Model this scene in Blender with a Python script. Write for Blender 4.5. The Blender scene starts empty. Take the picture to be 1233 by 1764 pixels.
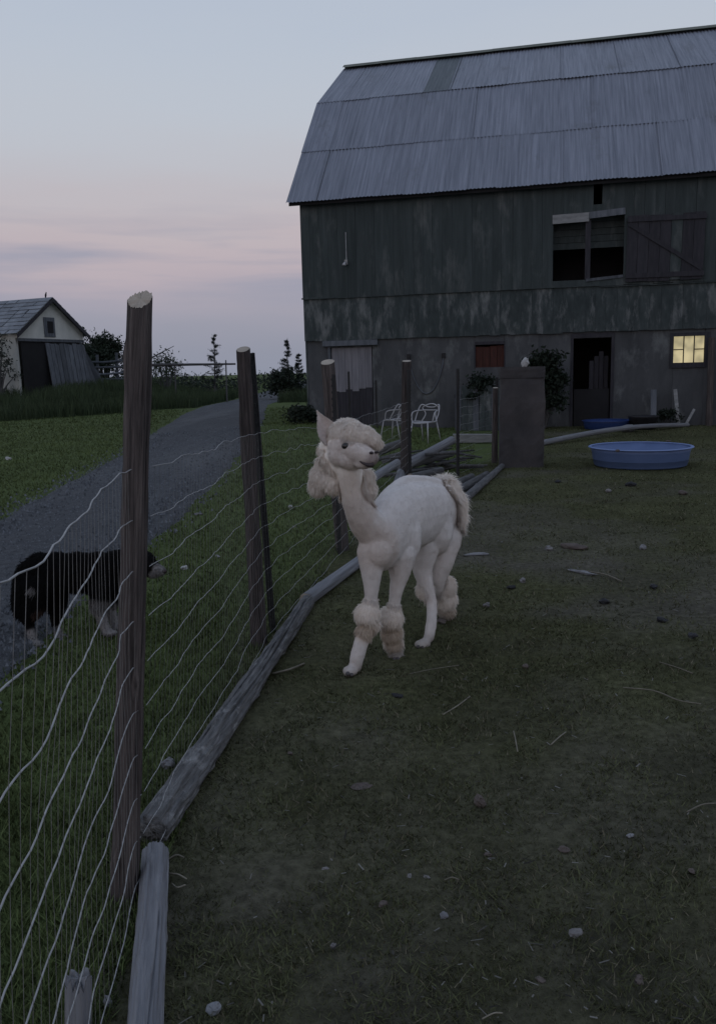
import bpy, math, random
import numpy as np
from mathutils import Vector, Matrix, Quaternion
random.seed(7); RNG = np.random.default_rng(7)
S = bpy.context.scene
COL = S.collection
rad = math.radians

# ------------------------------------------------------------------ camera
FPX = 1450.0; PITCH = rad(9.5); ROLL = rad(1.5); CAM_H = 1.6
AX_R = np.array([1., 0, 0]); AX_U = np.array([0, math.sin(PITCH), math.cos(PITCH)]); AX_F = np.array([0, math.cos(PITCH), -math.sin(PITCH)])
cr = AX_R*math.cos(ROLL) - AX_U*math.sin(ROLL); cu = AX_R*math.sin(ROLL) + AX_U*math.cos(ROLL)
cam = bpy.data.cameras.new('camera'); cam_o = bpy.data.objects.new('camera', cam); COL.objects.link(cam_o)
cam.sensor_fit = 'VERTICAL'; cam.sensor_height = 24.0; cam.lens = 24.0*FPX/1764.0
cam.clip_start = 0.05; cam.clip_end = 3000
mw = Matrix.Identity(4)
for i in range(3):
    mw[i][0] = cr[i]; mw[i][1] = cu[i]; mw[i][2] = -AX_F[i]
mw[2][3] = CAM_H
cam_o.matrix_world = mw
S.camera = cam_o

# ------------------------------------------------------------------ colour helpers
def lin(c):
    out = []
    for v in c:
        v = v/255.0
        out.append(v/12.92 if v <= .04045 else ((v+.055)/1.055)**2.4)
    return tuple(out) + (1.0,)

# ------------------------------------------------------------------ world: clear dusk sky opposite the sunset
wd = bpy.data.worlds.new('World'); S.world = wd; wd.use_nodes = True
nt = wd.node_tree; N = nt.nodes; L = nt.links; N.clear()
wo = N.new('ShaderNodeOutputWorld'); bg = N.new('ShaderNodeBackground'); L.new(bg.outputs[0], wo.inputs[0])
tc = N.new('ShaderNodeTexCoord'); sx = N.new('ShaderNodeSeparateXYZ'); L.new(tc.outputs['Generated'], sx.inputs[0])
mp = N.new('ShaderNodeMapping'); mp.inputs['Scale'].default_value = (1.6, 1.6, 9.0); mp.inputs['Rotation'].default_value = (0, rad(1.2), 0)
L.new(tc.outputs['Generated'], mp.inputs[0])
nz = N.new('ShaderNodeTexNoise'); nz.inputs['Scale'].default_value = 2.3; nz.inputs['Detail'].default_value = 4; nz.inputs['Roughness'].default_value = .5
L.new(mp.outputs[0], nz.inputs['Vector'])
ad = N.new('ShaderNodeMath'); ad.operation = 'MULTIPLY_ADD'; ad.inputs[1].default_value = .06; L.new(nz.outputs['Fac'], ad.inputs[0])
sb = N.new('ShaderNodeMath'); sb.operation = 'SUBTRACT'; sb.inputs[1].default_value = .03; L.new(sx.outputs['Z'], sb.inputs[0]); L.new(sb.outputs[0], ad.inputs[2])
rp = N.new('ShaderNodeValToRGB'); rp.color_ramp.interpolation = 'B_SPLINE'
stops = [(0.0, (140, 146, 162)), (.05, (146, 150, 166)), (.085, (160, 158, 173)), (.115, (183, 170, 179)), (.16, (189, 179, 184)),
         (.21, (187, 186, 194)), (.27, (188, 194, 204)), (.36, (182, 192, 207)), (.6, (168, 180, 201)), (1.0, (150, 166, 194))]
el = rp.color_ramp.elements
el[0].position = stops[0][0]; el[0].color = lin(stops[0][1]); el[1].position = 1.0; el[1].color = lin(stops[-1][1])
for p, c in stops[1:-1]:
    e = el.new(p); e.color = lin(c)
L.new(ad.outputs[0], rp.inputs[0])
# thin grey-violet cloud streaks low in the sky
mp2 = N.new('ShaderNodeMapping'); mp2.inputs['Scale'].default_value = (1.3, 1.3, 16.0); mp2.inputs['Location'].default_value = (3.1, .4, 1.3); L.new(tc.outputs['Generated'], mp2.inputs[0])
nz2 = N.new('ShaderNodeTexNoise'); nz2.inputs['Scale'].default_value = 2.0; nz2.inputs['Detail'].default_value = 5; L.new(mp2.outputs[0], nz2.inputs['Vector'])
r2 = N.new('ShaderNodeValToRGB'); r2.color_ramp.elements[0].position = .45; r2.color_ramp.elements[1].position = .62; L.new(nz2.outputs['Fac'], r2.inputs[0])
r3 = N.new('ShaderNodeValToRGB'); r3.color_ramp.interpolation = 'EASE'
r3.color_ramp.elements[0].position = .04; r3.color_ramp.elements[0].color = (0, 0, 0, 1); r3.color_ramp.elements[1].position = .22; r3.color_ramp.elements[1].color = (0, 0, 0, 1)
e = r3.color_ramp.elements.new(.11); e.color = (.9, .9, .9, 1); L.new(sx.outputs['Z'], r3.inputs[0])
mm = N.new('ShaderNodeMath'); mm.operation = 'MULTIPLY'; L.new(r2.outputs[0], mm.inputs[0]); L.new(r3.outputs[0], mm.inputs[1])
mx = N.new('ShaderNodeMix'); mx.data_type = 'RGBA'; L.new(mm.outputs[0], mx.inputs[0]); L.new(rp.outputs[0], mx.inputs[6]); mx.inputs[7].default_value = lin((152, 154, 172))
sky = N.new('ShaderNodeTexSky'); sky.sky_type = 'NISHITA'; sky.sun_disc = False; sky.sun_elevation = rad(1.0); sky.sun_rotation = rad(200)
mx2 = N.new('ShaderNodeMix'); mx2.data_type = 'RGBA'; mx2.blend_type = 'ADD'; mx2.inputs[0].default_value = .01
L.new(mx.outputs[2], mx2.inputs[6]); L.new(sky.outputs[0], mx2.inputs[7])
L.new(mx2.outputs[2], bg.inputs[0]); bg.inputs[1].default_value = 1.0

# faint after-glow from the sunset behind the camera
sl = bpy.data.lights.new('sun', 'SUN'); so = bpy.data.objects.new('sun', sl); COL.objects.link(so)
sl.energy = .08; sl.angle = rad(35); sl.color = (1.0, .74, .58)
sd = Vector((-.45, -1.0, .28)).normalized()
so.rotation_euler = sd.to_track_quat('Z', 'Y').to_euler(); so.location = (-20, -40, 14)

S.view_settings.view_transform = 'Standard'; S.view_settings.look = 'None'; S.view_settings.exposure = 0.0; S.view_settings.gamma = 1.0
S.view_settings.use_curve_mapping = False
S.render.engine = 'CYCLES'
S.cycles.use_denoising = True
S.cycles.max_bounces = 8; S.cycles.diffuse_bounces = 5; S.cycles.glossy_bounces = 2; S.cycles.transparent_max_bounces = 4

# ------------------------------------------------------------------ layout aids (photo pixel -> point on the ground, or at a distance)
CAMP = np.array([0, 0, CAM_H])
def ray(u, v):
    x = u-616.5; y = 882-v
    return (x*math.cos(ROLL)+y*math.sin(ROLL))*AX_R + (-x*math.sin(ROLL)+y*math.cos(ROLL))*AX_U + FPX*AX_F
def G(u, v, z=0.0):
    d = ray(u, v); return CAMP + d*(z-CAM_H)/d[2]
def A(u, v, Y):
    d = ray(u, v); return CAMP + d*Y/d[1]

# ------------------------------------------------------------------ numpy noise
def hsh(ix, iy, iz, s):
    n = np.sin(ix*127.1+iy*311.7+iz*74.7+s*53.3)*43758.5453
    return n-np.floor(n)
def vn(p, s=0):
    p = np.asarray(p, float); i = np.floor(p); f = p-i; f = f*f*(3-2*f)
    x, y, z = i[..., 0], i[..., 1], i[..., 2]; fx, fy, fz = f[..., 0], f[..., 1], f[..., 2]
    r = 0
    for a in (0, 1):
        for b in (0, 1):
            for c in (0, 1):
                r = r + hsh(x+a, y+b, z+c, s)*(fx if a else 1-fx)*(fy if b else 1-fy)*(fz if c else 1-fz)
    return r
def fbm(p, s=0, o=4):
    p = np.asarray(p, float); t = 0; a = .5; q = 0
    for k in range(o):
        t = t+a*vn(p*2**k, s+k); q += a; a *= .5
    return t/q
def P3(x, y, z=0): return np.stack([np.asarray(x, float), np.asarray(y, float), np.zeros_like(np.asarray(x, float))+z], -1)
def sstep(a, b, x):
    t = np.clip((np.asarray(x, float)-a)/(b-a), 0, 1); return t*t*(3-2*t)

# ------------------------------------------------------------------ mesh helpers
MATW = {}
def new_mesh(name, verts, faces, smooth=False):
    m = bpy.data.meshes.new(name)
    m.from_pydata([tuple(map(float, v)) for v in verts], [], [tuple(int(i) for i in f) for f in faces])
    if smooth: m.polygons.foreach_set('use_smooth', [True]*len(m.polygons))
    m.update(); return m
def np_mesh(name, verts, faces, smooth=False, col=None):
    """fast: verts (n,3), faces (m,k) arrays"""
    m = bpy.data.meshes.new(name); verts = np.asarray(verts, np.float32); faces = np.asarray(faces, np.int32)
    k = faces.shape[1]; nf = len(faces)
    m.vertices.add(len(verts)); m.vertices.foreach_set('co', verts.ravel())
    m.loops.add(nf*k); m.loops.foreach_set('vertex_index', faces.ravel())
    m.polygons.add(nf); m.polygons.foreach_set('loop_start', np.arange(nf, dtype=np.int32)*k)
    if smooth: m.polygons.foreach_set('use_smooth', np.ones(nf, bool))
    if col is not None:
        a = m.color_attributes.new('Col', 'FLOAT_COLOR', 'POINT')
        c = np.ones((len(verts), 4), np.float32); c[:, :3] = col; a.data.foreach_set('color', c.ravel())
    m.update(calc_edges=True); m.validate(); return m
def link(name, mesh, mat=None, parent=None, loc=None, rot=None):
    o = bpy.data.objects.new(name, mesh); COL.objects.link(o)
    if mat is not None and mesh is not None and len(mesh.materials) == 0: mesh.materials.append(mat)
    if parent is not None: o.parent = parent
    if loc is not None: o.location = loc
    if rot is not None: o.rotation_euler = rot
    return o
def tag(o, label=None, cat=None, group=None, kind=None):
    if label: o['label'] = label
    if cat: o['category'] = cat
    if group: o['group'] = group
    if kind: o['kind'] = kind
    return o
def empty(name, loc, rz=0, label=None, cat=None, group=None):
    o = bpy.data.objects.new(name, None); COL.objects.link(o); o.location = loc; o.rotation_euler = (0, 0, rz); o.empty_display_size = .1
    return tag(o, label, cat, group)
class MB:
    def __init__(s): s.v = []; s.f = []
    def add(s, v, f):
        b = len(s.v); s.v += [tuple(map(float, q)) for q in v]; s.f += [tuple(i+b for i in q) for q in f]; return s
    def box(s, x0, x1, y0, y1, z0, z1, M=None):
        v = [(x0, y0, z0), (x1, y0, z0), (x1, y1, z0), (x0, y1, z0), (x0, y0, z1), (x1, y0, z1), (x1, y1, z1), (x0, y1, z1)]
        if M is not None: v = [tuple(M @ Vector(q)) for q in v]
        return s.add(v, [(0, 3, 2, 1), (4, 5, 6, 7), (0, 1, 5, 4), (1, 2, 6, 5), (2, 3, 7, 6), (3, 0, 4, 7)])
    def tube(s, pts, r, n=6, cap=True):
        v, f = tube(pts, r, n, cap); return s.add(v, f)
    def obj(s, name, mat, parent=None, loc=None, smooth=False, rot=None):
        return link(name, new_mesh(name, s.v, s.f, smooth), mat, parent, loc, rot)
def tube(pts, r, n=6, cap=True):
    pts = np.asarray(pts, float); m = len(pts); rr = np.broadcast_to(np.asarray(r, float), (m,))
    t = np.gradient(pts, axis=0); t /= np.linalg.norm(t, axis=1, keepdims=True)+1e-9
    ref = np.array([0, 0, 1.]) if abs(t[0][2]) < .9 else np.array([1., 0, 0])
    v = []; u = np.cross(t[0], ref); u /= np.linalg.norm(u)
    for i in range(m):
        u = u-t[i]*(u@t[i]); u /= np.linalg.norm(u)+1e-9; w = np.cross(t[i], u)
        for k in range(n):
            a = 2*math.pi*k/n; v.append(pts[i]+rr[i]*(u*math.cos(a)+w*math.sin(a)))
    f = [(i*n+k, i*n+(k+1) % n, (i+1)*n+(k+1) % n, (i+1)*n+k) for i in range(m-1) for k in range(n)]
    if cap: f += [tuple(range(n-1, -1, -1)), tuple(range((m-1)*n, m*n))]
    return v, f

# ------------------------------------------------------------------ materials
def M(name, c1, c2, scale=5, stretch=(1, 1, 1), rough=.85, bump=.25, bscale=None, rnd=.12, c3=None, c3pos=.75, metal=0, spec=.3, lo=.32, hi=.68, bdist=.02, blotch=None):
    m = bpy.data.materials.new(name); m.use_nodes = True; t = m.node_tree; N = t.nodes; L = t.links
    b = N['Principled BSDF']; b.inputs['Roughness'].default_value = rough; b.inputs['Metallic'].default_value = metal; b.inputs['Specular IOR Level'].default_value = spec
    tc = N.new('ShaderNodeTexCoord'); oi = N.new('ShaderNodeObjectInfo')
    ml = N.new('ShaderNodeMath'); ml.operation = 'MULTIPLY'; ml.inputs[1].default_value = 61.0; L.new(oi.outputs['Random'], ml.inputs[0])
    va = N.new('ShaderNodeVectorMath'); va.operation = 'ADD'; L.new(tc.outputs['Object'], va.inputs[0]); L.new(ml.outputs[0], va.inputs[1])
    mp = N.new('ShaderNodeMapping'); mp.inputs['Scale'].default_value = stretch; L.new(va.outputs[0], mp.inputs[0])
    nz = N.new('ShaderNodeTexNoise'); nz.inputs['Scale'].default_value = scale; nz.inputs['Detail'].default_value = 7; nz.inputs['Roughness'].default_value = .62; L.new(mp.outputs[0], nz.inputs['Vector'])
    rp = N.new('ShaderNodeValToRGB'); e = rp.color_ramp.elements
    e[0].position = lo; e[0].color = tuple(c1)+(1,); e[1].position = hi; e[1].color = tuple(c2)+(1,)
    if c3: q = e.new(c3pos); q.color = tuple(c3)+(1,)
    L.new(nz.outputs['Fac'], rp.inputs[0])
    mr = N.new('ShaderNodeMapRange'); mr.inputs['To Min'].default_value = 1-rnd; mr.inputs['To Max'].default_value = 1+rnd; L.new(oi.outputs['Random'], mr.inputs['Value'])
    mx = N.new('ShaderNodeMix'); mx.data_type = 'RGBA'; mx.blend_type = 'MULTIPLY'; mx.inputs[0].default_value = 1; L.new(rp.outputs[0], mx.inputs[6]); L.new(mr.outputs[0], mx.inputs[7])
    src = mx.outputs[2]
    if blotch:   # worn patches that run across neighbouring pieces: (colour, threshold, scale, stretch)
        bc, th, bs, bst = blotch; ge = N.new('ShaderNodeNewGeometry'); m2 = N.new('ShaderNodeMapping'); m2.inputs['Scale'].default_value = bst; L.new(ge.outputs['Position'], m2.inputs[0])
        n3 = N.new('ShaderNodeTexNoise'); n3.inputs['Scale'].default_value = bs; n3.inputs['Detail'].default_value = 9; n3.inputs['Roughness'].default_value = .68; L.new(m2.outputs[0], n3.inputs['Vector'])
        r4 = N.new('ShaderNodeMapRange'); r4.inputs['From Min'].default_value = th; r4.inputs['From Max'].default_value = th+.16; L.new(n3.outputs['Fac'], r4.inputs['Value'])
        m4 = N.new('ShaderNodeMix'); m4.data_type = 'RGBA'; L.new(r4.outputs[0], m4.inputs[0]); L.new(src, m4.inputs[6]); m4.inputs[7].default_value = tuple(bc)+(1,); src = m4.outputs[2]
    L.new(src, b.inputs['Base Color'])
    if bump:
        n2 = N.new('ShaderNodeTexNoise'); n2.inputs['Scale'].default_value = bscale or scale*2.5; n2.inputs['Detail'].default_value = 6; L.new(mp.outputs[0], n2.inputs['Vector'])
        bp = N.new('ShaderNodeBump'); bp.inputs['Strength'].default_value = bump; bp.inputs['Distance'].default_value = bdist; L.new(n2.outputs['Fac'], bp.inputs['Height']); L.new(bp.outputs[0], b.inputs['Normal'])
    return m
def MCol(name, rough=.95, noise=0, nscale=30, bump=0, spec=.15, sheen=0):
    """colour from the mesh's own colour attribute"""
    m = bpy.data.materials.new(name); m.use_nodes = True; t = m.node_tree; N = t.nodes; L = t.links
    b = N['Principled BSDF']; b.inputs['Roughness'].default_value = rough; b.inputs['Specular IOR Level'].default_value = spec
    if sheen: b.inputs['Sheen Weight'].default_value = sheen
    at = N.new('ShaderNodeAttribute'); at.attribute_name = 'Col'; src = at.outputs['Color']
    if noise or bump:
        tc = N.new('ShaderNodeTexCoord'); nz = N.new('ShaderNodeTexNoise'); nz.inputs['Scale'].default_value = nscale; nz.inputs['Detail'].default_value = 8; nz.inputs['Roughness'].default_value = .7
        L.new(tc.outputs['Object'], nz.inputs['Vector'])
        mr = N.new('ShaderNodeMapRange'); mr.inputs['From Min'].default_value = .3; mr.inputs['From Max'].default_value = .7; mr.inputs['To Min'].default_value = 1-noise; mr.inputs['To Max'].default_value = 1+noise; L.new(nz.outputs['Fac'], mr.inputs['Value'])
        mx = N.new('ShaderNodeMix'); mx.data_type = 'RGBA'; mx.blend_type = 'MULTIPLY'; mx.inputs[0].default_value = 1; L.new(src, mx.inputs[6]); L.new(mr.outputs[0], mx.inputs[7]); src = mx.outputs[2]
        if bump:
            bp = N.new('ShaderNodeBump'); bp.inputs['Strength'].default_value = bump; bp.inputs['Distance'].default_value = .02; L.new(nz.outputs['Fac'], bp.inputs['Height']); L.new(bp.outputs[0], b.inputs['Normal'])
    L.new(src, b.inputs['Base Color']); return m

MT = dict(
    board=M('weathered_dark_board', (.031, .041, .042), (.050, .062, .064), 2.2, (3.0, 3.0, .3), .85, .3, 9, .07, (.085, .098, .10), .85, lo=.3, hi=.62, blotch=((.10, .11, .11), .535, 1.5, (1.6, 1.6, .45))),
    board_low=M('peeling_board', (.034, .044, .046), (.054, .066, .068), 3.0, (2.0, 2.0, .8), .9, .4, 10, .08, (.12, .13, .132), .76, lo=.34, hi=.58, blotch=((.155, .165, .167), .515, 1.8, (2.2, 2.2, .7))),
    plaster=M('grey_wall_panel', (.048, .051, .056), (.086, .09, .096), 1.6, (1.6, 1.6, .6), .9, .3, 9, .1, lo=.3, hi=.7, blotch=((.15, .16, .163), .53, 1.4, (1.2, 1.2, .6))),
    metal_roof=M('galvanised_roof', (.13, .143, .175), (.26, .275, .325), 2.6, (7.5, .2, .2), .55, .06, 6, .06, metal=.3, spec=.35, lo=.3, hi=.7, blotch=((.125, .13, .145), .58, .6, (1.5, .8, .8))),
    metal_dark=M('stained_roof_sheet', (.075, .09, .10), (.12, .138, .15), 1.6, (6.0, .4, .4), .6, .06, 6, .1, metal=.2, spec=.3),
    moss=M('mossy_ridge', (.10, .11, .09), (.16, .165, .14), 3, (1, 1, 1), .9, .2),
    darkwood=M('dark_wood', (.024, .024, .03), (.044, .042, .05), 4, (4, 4, .5), .85, .3, 14),
    paleboard=M('pale_board', (.16, .165, .17), (.26, .265, .27), 4, (1, 4, 4), .85, .25, 14),
    whitepanel=M('faded_white_panel', (.14, .14, .16), (.23, .225, .25), 2, (4, 4, .5), .8, .2, 10),
    redboard=M('red_brown_board', (.035, .014, .012), (.07, .026, .02), 5, (3, 3, .6), .85, .2),
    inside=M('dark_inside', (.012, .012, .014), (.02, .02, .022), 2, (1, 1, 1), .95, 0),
    lampmetal=M('grey_metal', (.2, .21, .22), (.3, .31, .32), 8, (1, 1, 1), .45, .05, metal=.5),
    bark=M('post_bark', (.036, .031, .031), (.115, .097, .093), 5, (16, 16, .6), .92, 1.0, 7, .1, (.20, .175, .165), .76, lo=.36, hi=.6, bdist=.02),
    barkdark=M('dark_post_bark', (.022, .019, .019), (.08, .066, .064), 5, (16, 16, .6), .92, 1.0, 7, .1, (.14, .12, .112), .78, lo=.36, hi=.62, bdist=.02),
    logbare=M('bare_grey_log', (.13, .134, .148), (.225, .23, .248), 4, (11, 11, .5), .9, .9, 6, .08, (.28, .285, .30), .8, bdist=.015),
    logbark=M('lichen_log', (.066, .066, .067), (.14, .14, .142), 7, (8, 8, .8), .92, 1.0, 8, .1, (.24, .24, .238), .72, lo=.36, hi=.6, bdist=.02, blotch=((.30, .30, .297), .55, 7, (1, 1, 1))),
    logdark=M('dark_log', (.05, .05, .052), (.12, .12, .125), 6, (5, 5, .7), .9, .7, 9, .2, (.2, .2, .21), .8, bdist=.015),
    cut=M('sawn_end_grain', (.30, .262, .22), (.42, .37, .31), 14, (1, 1, 1), .9, .3, 40, .05),
    wire=M('galvanised_wire', (.26, .265, .275), (.38, .385, .39), 30, (1, 1, 1), .55, 0, rnd=.05, metal=.2, spec=.4),
    stay=M('dull_stay_wire', (.14, .14, .14), (.22, .22, .22), 30, (1, 1, 1), .6, 0, rnd=.05, metal=.2, spec=.3),
    tpost=M('black_steel_post', (.012, .013, .014), (.03, .03, .033), 20, (1, 1, .3), .6, .1, spec=.4),
    pool=M('blue_plastic', (.105, .16, .32), (.13, .19, .37), 3, (1, 1, 2), .5, .05, 12, .04, spec=.35),
    pooldark=M('dark_blue_plastic', (.02, .04, .13), (.03, .055, .17), 3, (1, 1, 1), .4, .05),
    poolrim=M('pale_blue_rim', (.15, .22, .42), (.19, .26, .48), 3, (1, 1, 1), .5, 0),
    black=M('black_rubber', (.012, .012, .014), (.02, .02, .024), 8, (1, 1, 1), .6, .1),
    water=M('murky_water', (.05, .09, .2), (.06, .1, .22), 4, (1, 1, 1), .08, .02, spec=.5),
    chair=M('white_plastic', (.32, .32, .34), (.39, .39, .41), 5, (1, 1, 1), .45, 0, spec=.3),
    pillar=M('stained_concrete', (.036, .035, .038), (.07, .064, .066), 2.2, (1, 1, .7), .92, .5, 12, .05, (.105, .083, .08), .75),
    rockwhite=M('white_rock', (.28, .28, .28), (.42, .42, .42), 8, (1, 1, 1), .9, .5),
    rockgrey=M('grey_rock', (.13, .13, .138), (.24, .24, .25), 10, (1, 1, 1), .9, .4),
    rockbrown=M('brown_rock', (.07, .055, .05), (.12, .1, .09), 10, (1, 1, 1), .9, .4),
    rockpink=M('pale_stone', (.11, .106, .108), (.21, .2, .2), 14, (1, 1, 1), .9, .5),
    straw=M('dry_straw', (.13, .12, .095), (.22, .2, .16), 20, (1, 1, 1), .8, 0, rnd=.25),
    paper=M('pale_scrap', (.14, .145, .155), (.24, .245, .26), 12, (1, 1, 1), .9, .5),
    shedwall=M('cream_shed_wall', (.42, .43, .41), (.56, .56, .53), 1.5, (1, 1, .5), .9, .15, 8, .05),
    shedroof=M('grey_shingle', (.13, .145, .165), (.22, .235, .26), 2.5, (1, 1, 1), .85, .2, 9, .22),
    greywood=M('grey_wood', (.06, .068, .08), (.12, .13, .15), 3, (3, 3, .5), .85, .3, 9, .25),
    gravel=M('gravel', (.042, .046, .053), (.085, .09, .10), 14, (1, 1, 1), .95, .9, 60, 0, bdist=.03, blotch=((.105, .11, .118), .5, .35, (2.2, .3, 1))),
    fleece=MCol('fleece', .95, .05, 25, .12, .1), strand=MCol('fleece_strand', .9, 0, 1, 0, .15),
    grass=MCol('grass_blade', .8, 0, 1, 0, .2), ground=MCol('ground', .97, .5, 22, 1.0, .05),
    leaf=MCol('leaf', .7, 0, 1, 0, .3),
    eye=M('dark_eye', (.006, .005, .005), (.01, .008, .008), 5, (1, 1, 1), .12, 0, spec=.6),
    nose=M('dark_nose_skin', (.035, .026, .028), (.055, .042, .045), 30, (1, 1, 1), .6, .2),
    earskin=M('pink_ear_skin', (.24, .18, .18), (.32, .25, .25), 20, (1, 1, 1), .8, .2),
    hoof=M('hoof', (.05, .045, .045), (.09, .08, .08), 20, (1, 1, 1), .6, .2),
)
def soft(m, k=.4):
    t = m.node_tree; N = t.nodes; L = t.links; b = N['Principled BSDF']; src = b.inputs['Base Color'].links[0].from_socket
    tr = N.new('ShaderNodeBsdfTranslucent'); L.new(src, tr.inputs['Color']); mx = N.new('ShaderNodeMixShader'); mx.inputs[0].default_value = k
    L.new(b.outputs[0], mx.inputs[1]); L.new(tr.outputs[0], mx.inputs[2]); L.new(mx.outputs[0], N['Material Output'].inputs[0])
soft(MT['strand'], .5); soft(MT['leaf'], .25)
def glow(name, c, strength):
    m = bpy.data.materials.new(name); m.use_nodes = True; t = m.node_tree; N = t.nodes; L = t.links; b = N['Principled BSDF']
    tc = N.new('ShaderNodeTexCoord'); nz = N.new('ShaderNodeTexNoise'); nz.inputs['Scale'].default_value = 4.5; nz.inputs['Detail'].default_value = 1; L.new(tc.outputs['Object'], nz.inputs['Vector'])
    rp = N.new('ShaderNodeValToRGB'); rp.color_ramp.elements[0].position = .3; rp.color_ramp.elements[1].position = .7
    rp.color_ramp.elements[0].color = tuple(x*.5 for x in c)+(1,); rp.color_ramp.elements[1].color = tuple(c)+(1,)
    L.new(nz.outputs['Fac'], rp.inputs[0]); L.new(rp.outputs[0], b.inputs['Emission Color']); b.inputs['Emission Strength'].default_value = strength
    b.inputs['Base Color'].default_value = (.3, .28, .2, 1); return m
MT['glow'] = glow('lit_window_pane', (.66, .56, .31), .80)

# ------------------------------------------------------------------ terrain
ROAD_L = np.array([(-3.2, -2), (-3.75, 4), (-4.3, 10.1), (-5.1, 18.3), (-6.4, 28), (-7.4, 36), (-8.0, 44), (-7.6, 56), (-5.4, 70), (-1, 84)], float)
ROAD_R = np.array([(-1.75, -2), (-1.95, 4.9), (-1.95, 10.0), (-2.15, 15.3), (-2.9, 28), (-3.7, 36), (-4.4, 44), (-4.0, 55), (-2.2, 66), (2, 78)], float)
def hgt(x, y):
    x = np.asarray(x, float); y = np.asarray(y, float)
    bank = .95*sstep(34, 47, y)*(1-sstep(-15, -8.6, x))
    far = 1.0*sstep(52, 78, y)
    h = np.maximum(bank, far)
    h = h + .2*np.exp(-((x+1.5)/2.2)**2-((y-23.8)/2.5)**2)
    return h + .03*(fbm(P3(x*.7, y*.7), 3, 3)-.5)*sstep(.5, 3, y)
def roadmask(x, y):
    xl = np.interp(y, ROAD_L[:, 1], ROAD_L[:, 0]); xr = np.interp(y, ROAD_R[:, 1], ROAD_R[:, 0])
    return (x > xl) & (x < xr)
def fence_x(y): return np.interp(y, [-3, 2.4, 4.85, 7.43, 12.2, 12.6, 14.5, 22], [-.5, -.7, -.6, -.15, .72, 1.5, 2.4, 4.5])
def dirt(x, y):   # 0 grass .. 1 bare soil (paddock side)
    n = fbm(P3(x*.55, y*.55), 11, 4); d = sstep(.46, .62, n)
    near = 1-sstep(2.2, 5.5, y); d = np.clip(d*.65+near*.45+(fbm(P3(x*3, y*3), 5, 3)-.5)*.7, 0, 1)
    path = np.exp(-((x-fence_x(y)-1.0)/.8)**2)*sstep(6, 9, y)*.3 - .45*sstep(6, 10, y)
    return np.clip(d+path, 0, 1)*sstep(-.25, .15, x-fence_x(y))
def gcol(x, y):
    d = dirt(x, y)[..., None]; left = (1-sstep(-.35, .1, x-fence_x(y)))[..., None]
    n = fbm(P3(x*1.6, y*1.6), 21, 4)[..., None]
    n2 = fbm(P3(x*7, y*7), 23, 3)[..., None]
    grass = np.array([.064, .066, .034])*(.55+.6*n+.45*n2); soil = np.array([.084, .077, .066])*(.5+.6*n+.5*n2)
    lawn = np.array([.070, .092, .035])*(.7+.4*n+.3*n2)
    c = grass*(1-d)+soil*d
    return c*(1-left)+lawn*left
u = np.linspace(-1, 1, 330); gx = np.sinh(u*6.3)*(600/math.sinh(6.3)) - 0.2
v = np.linspace(0, 1, 340); gy = -4 + (np.exp(v*5.3)-1)/(math.exp(5.3)-1)*900*1.0
gy = np.sort(np.concatenate([gy[gy > 16], np.linspace(-4, 16, 230)]))
X, Y = np.meshgrid(gx, gy); Z = hgt(X, Y); fine = np.exp(-(Y/9)**2)
Z = Z + fine*((fbm(P3(X*6, Y*6), 31, 3)-.5)*.035 - .03*sstep(.62, .8, fbm(P3(X*4.5, Y*4.5), 37, 2))*(X > -.3))
nx, ny = len(gx), len(gy)
idx = np.arange(nx*ny).reshape(ny, nx)
fq = np.stack([idx[:-1, :-1], idx[:-1, 1:], idx[1:, 1:], idx[1:, :-1]], -1).reshape(-1, 4)
vv = np.stack([X, Y, Z], -1).reshape(-1, 3)
gm = np_mesh('ground', vv, fq, True, gcol(X, Y).reshape(-1, 3))
tag(link('ground', gm, MT['ground']), kind='structure', label='trampled dark paddock grass and lawn')
# gravel driveway: a crowned sheet over the ground
ys = np.concatenate([np.linspace(-2, 30, 120), np.linspace(30.5, 78, 90)]); cols = 15; rv = []
for y in ys:
    xl = np.interp(y, ROAD_L[:, 1], ROAD_L[:, 0]); xr = np.interp(y, ROAD_R[:, 1], ROAD_R[:, 0])
    w = .16*(fbm(P3(np.array([0.]), np.array([y*1.3])), 41, 3)[0]-.5); w2 = .2*(fbm(P3(np.array([9.]), np.array([y*1.3])), 43, 3)[0]-.5)
    for k in range(cols):
        t = k/(cols-1); x = xl+w+(xr+w2-xl-w)*t
        rv.append((x, y, float(hgt(x, y)) + .012 + .05*math.sin(math.pi*t)**.6 - (.05 if k in (0, cols-1) else 0)))
rf = [(i*cols+k, i*cols+k+1, (i+1)*cols+k+1, (i+1)*cols+k) for i in range(len(ys)-1) for k in range(cols-1)]
tag(link('gravel_driveway', new_mesh('gravel_driveway', rv, rf, True), MT['gravel']), kind='structure', label='grey gravel driveway')

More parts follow.
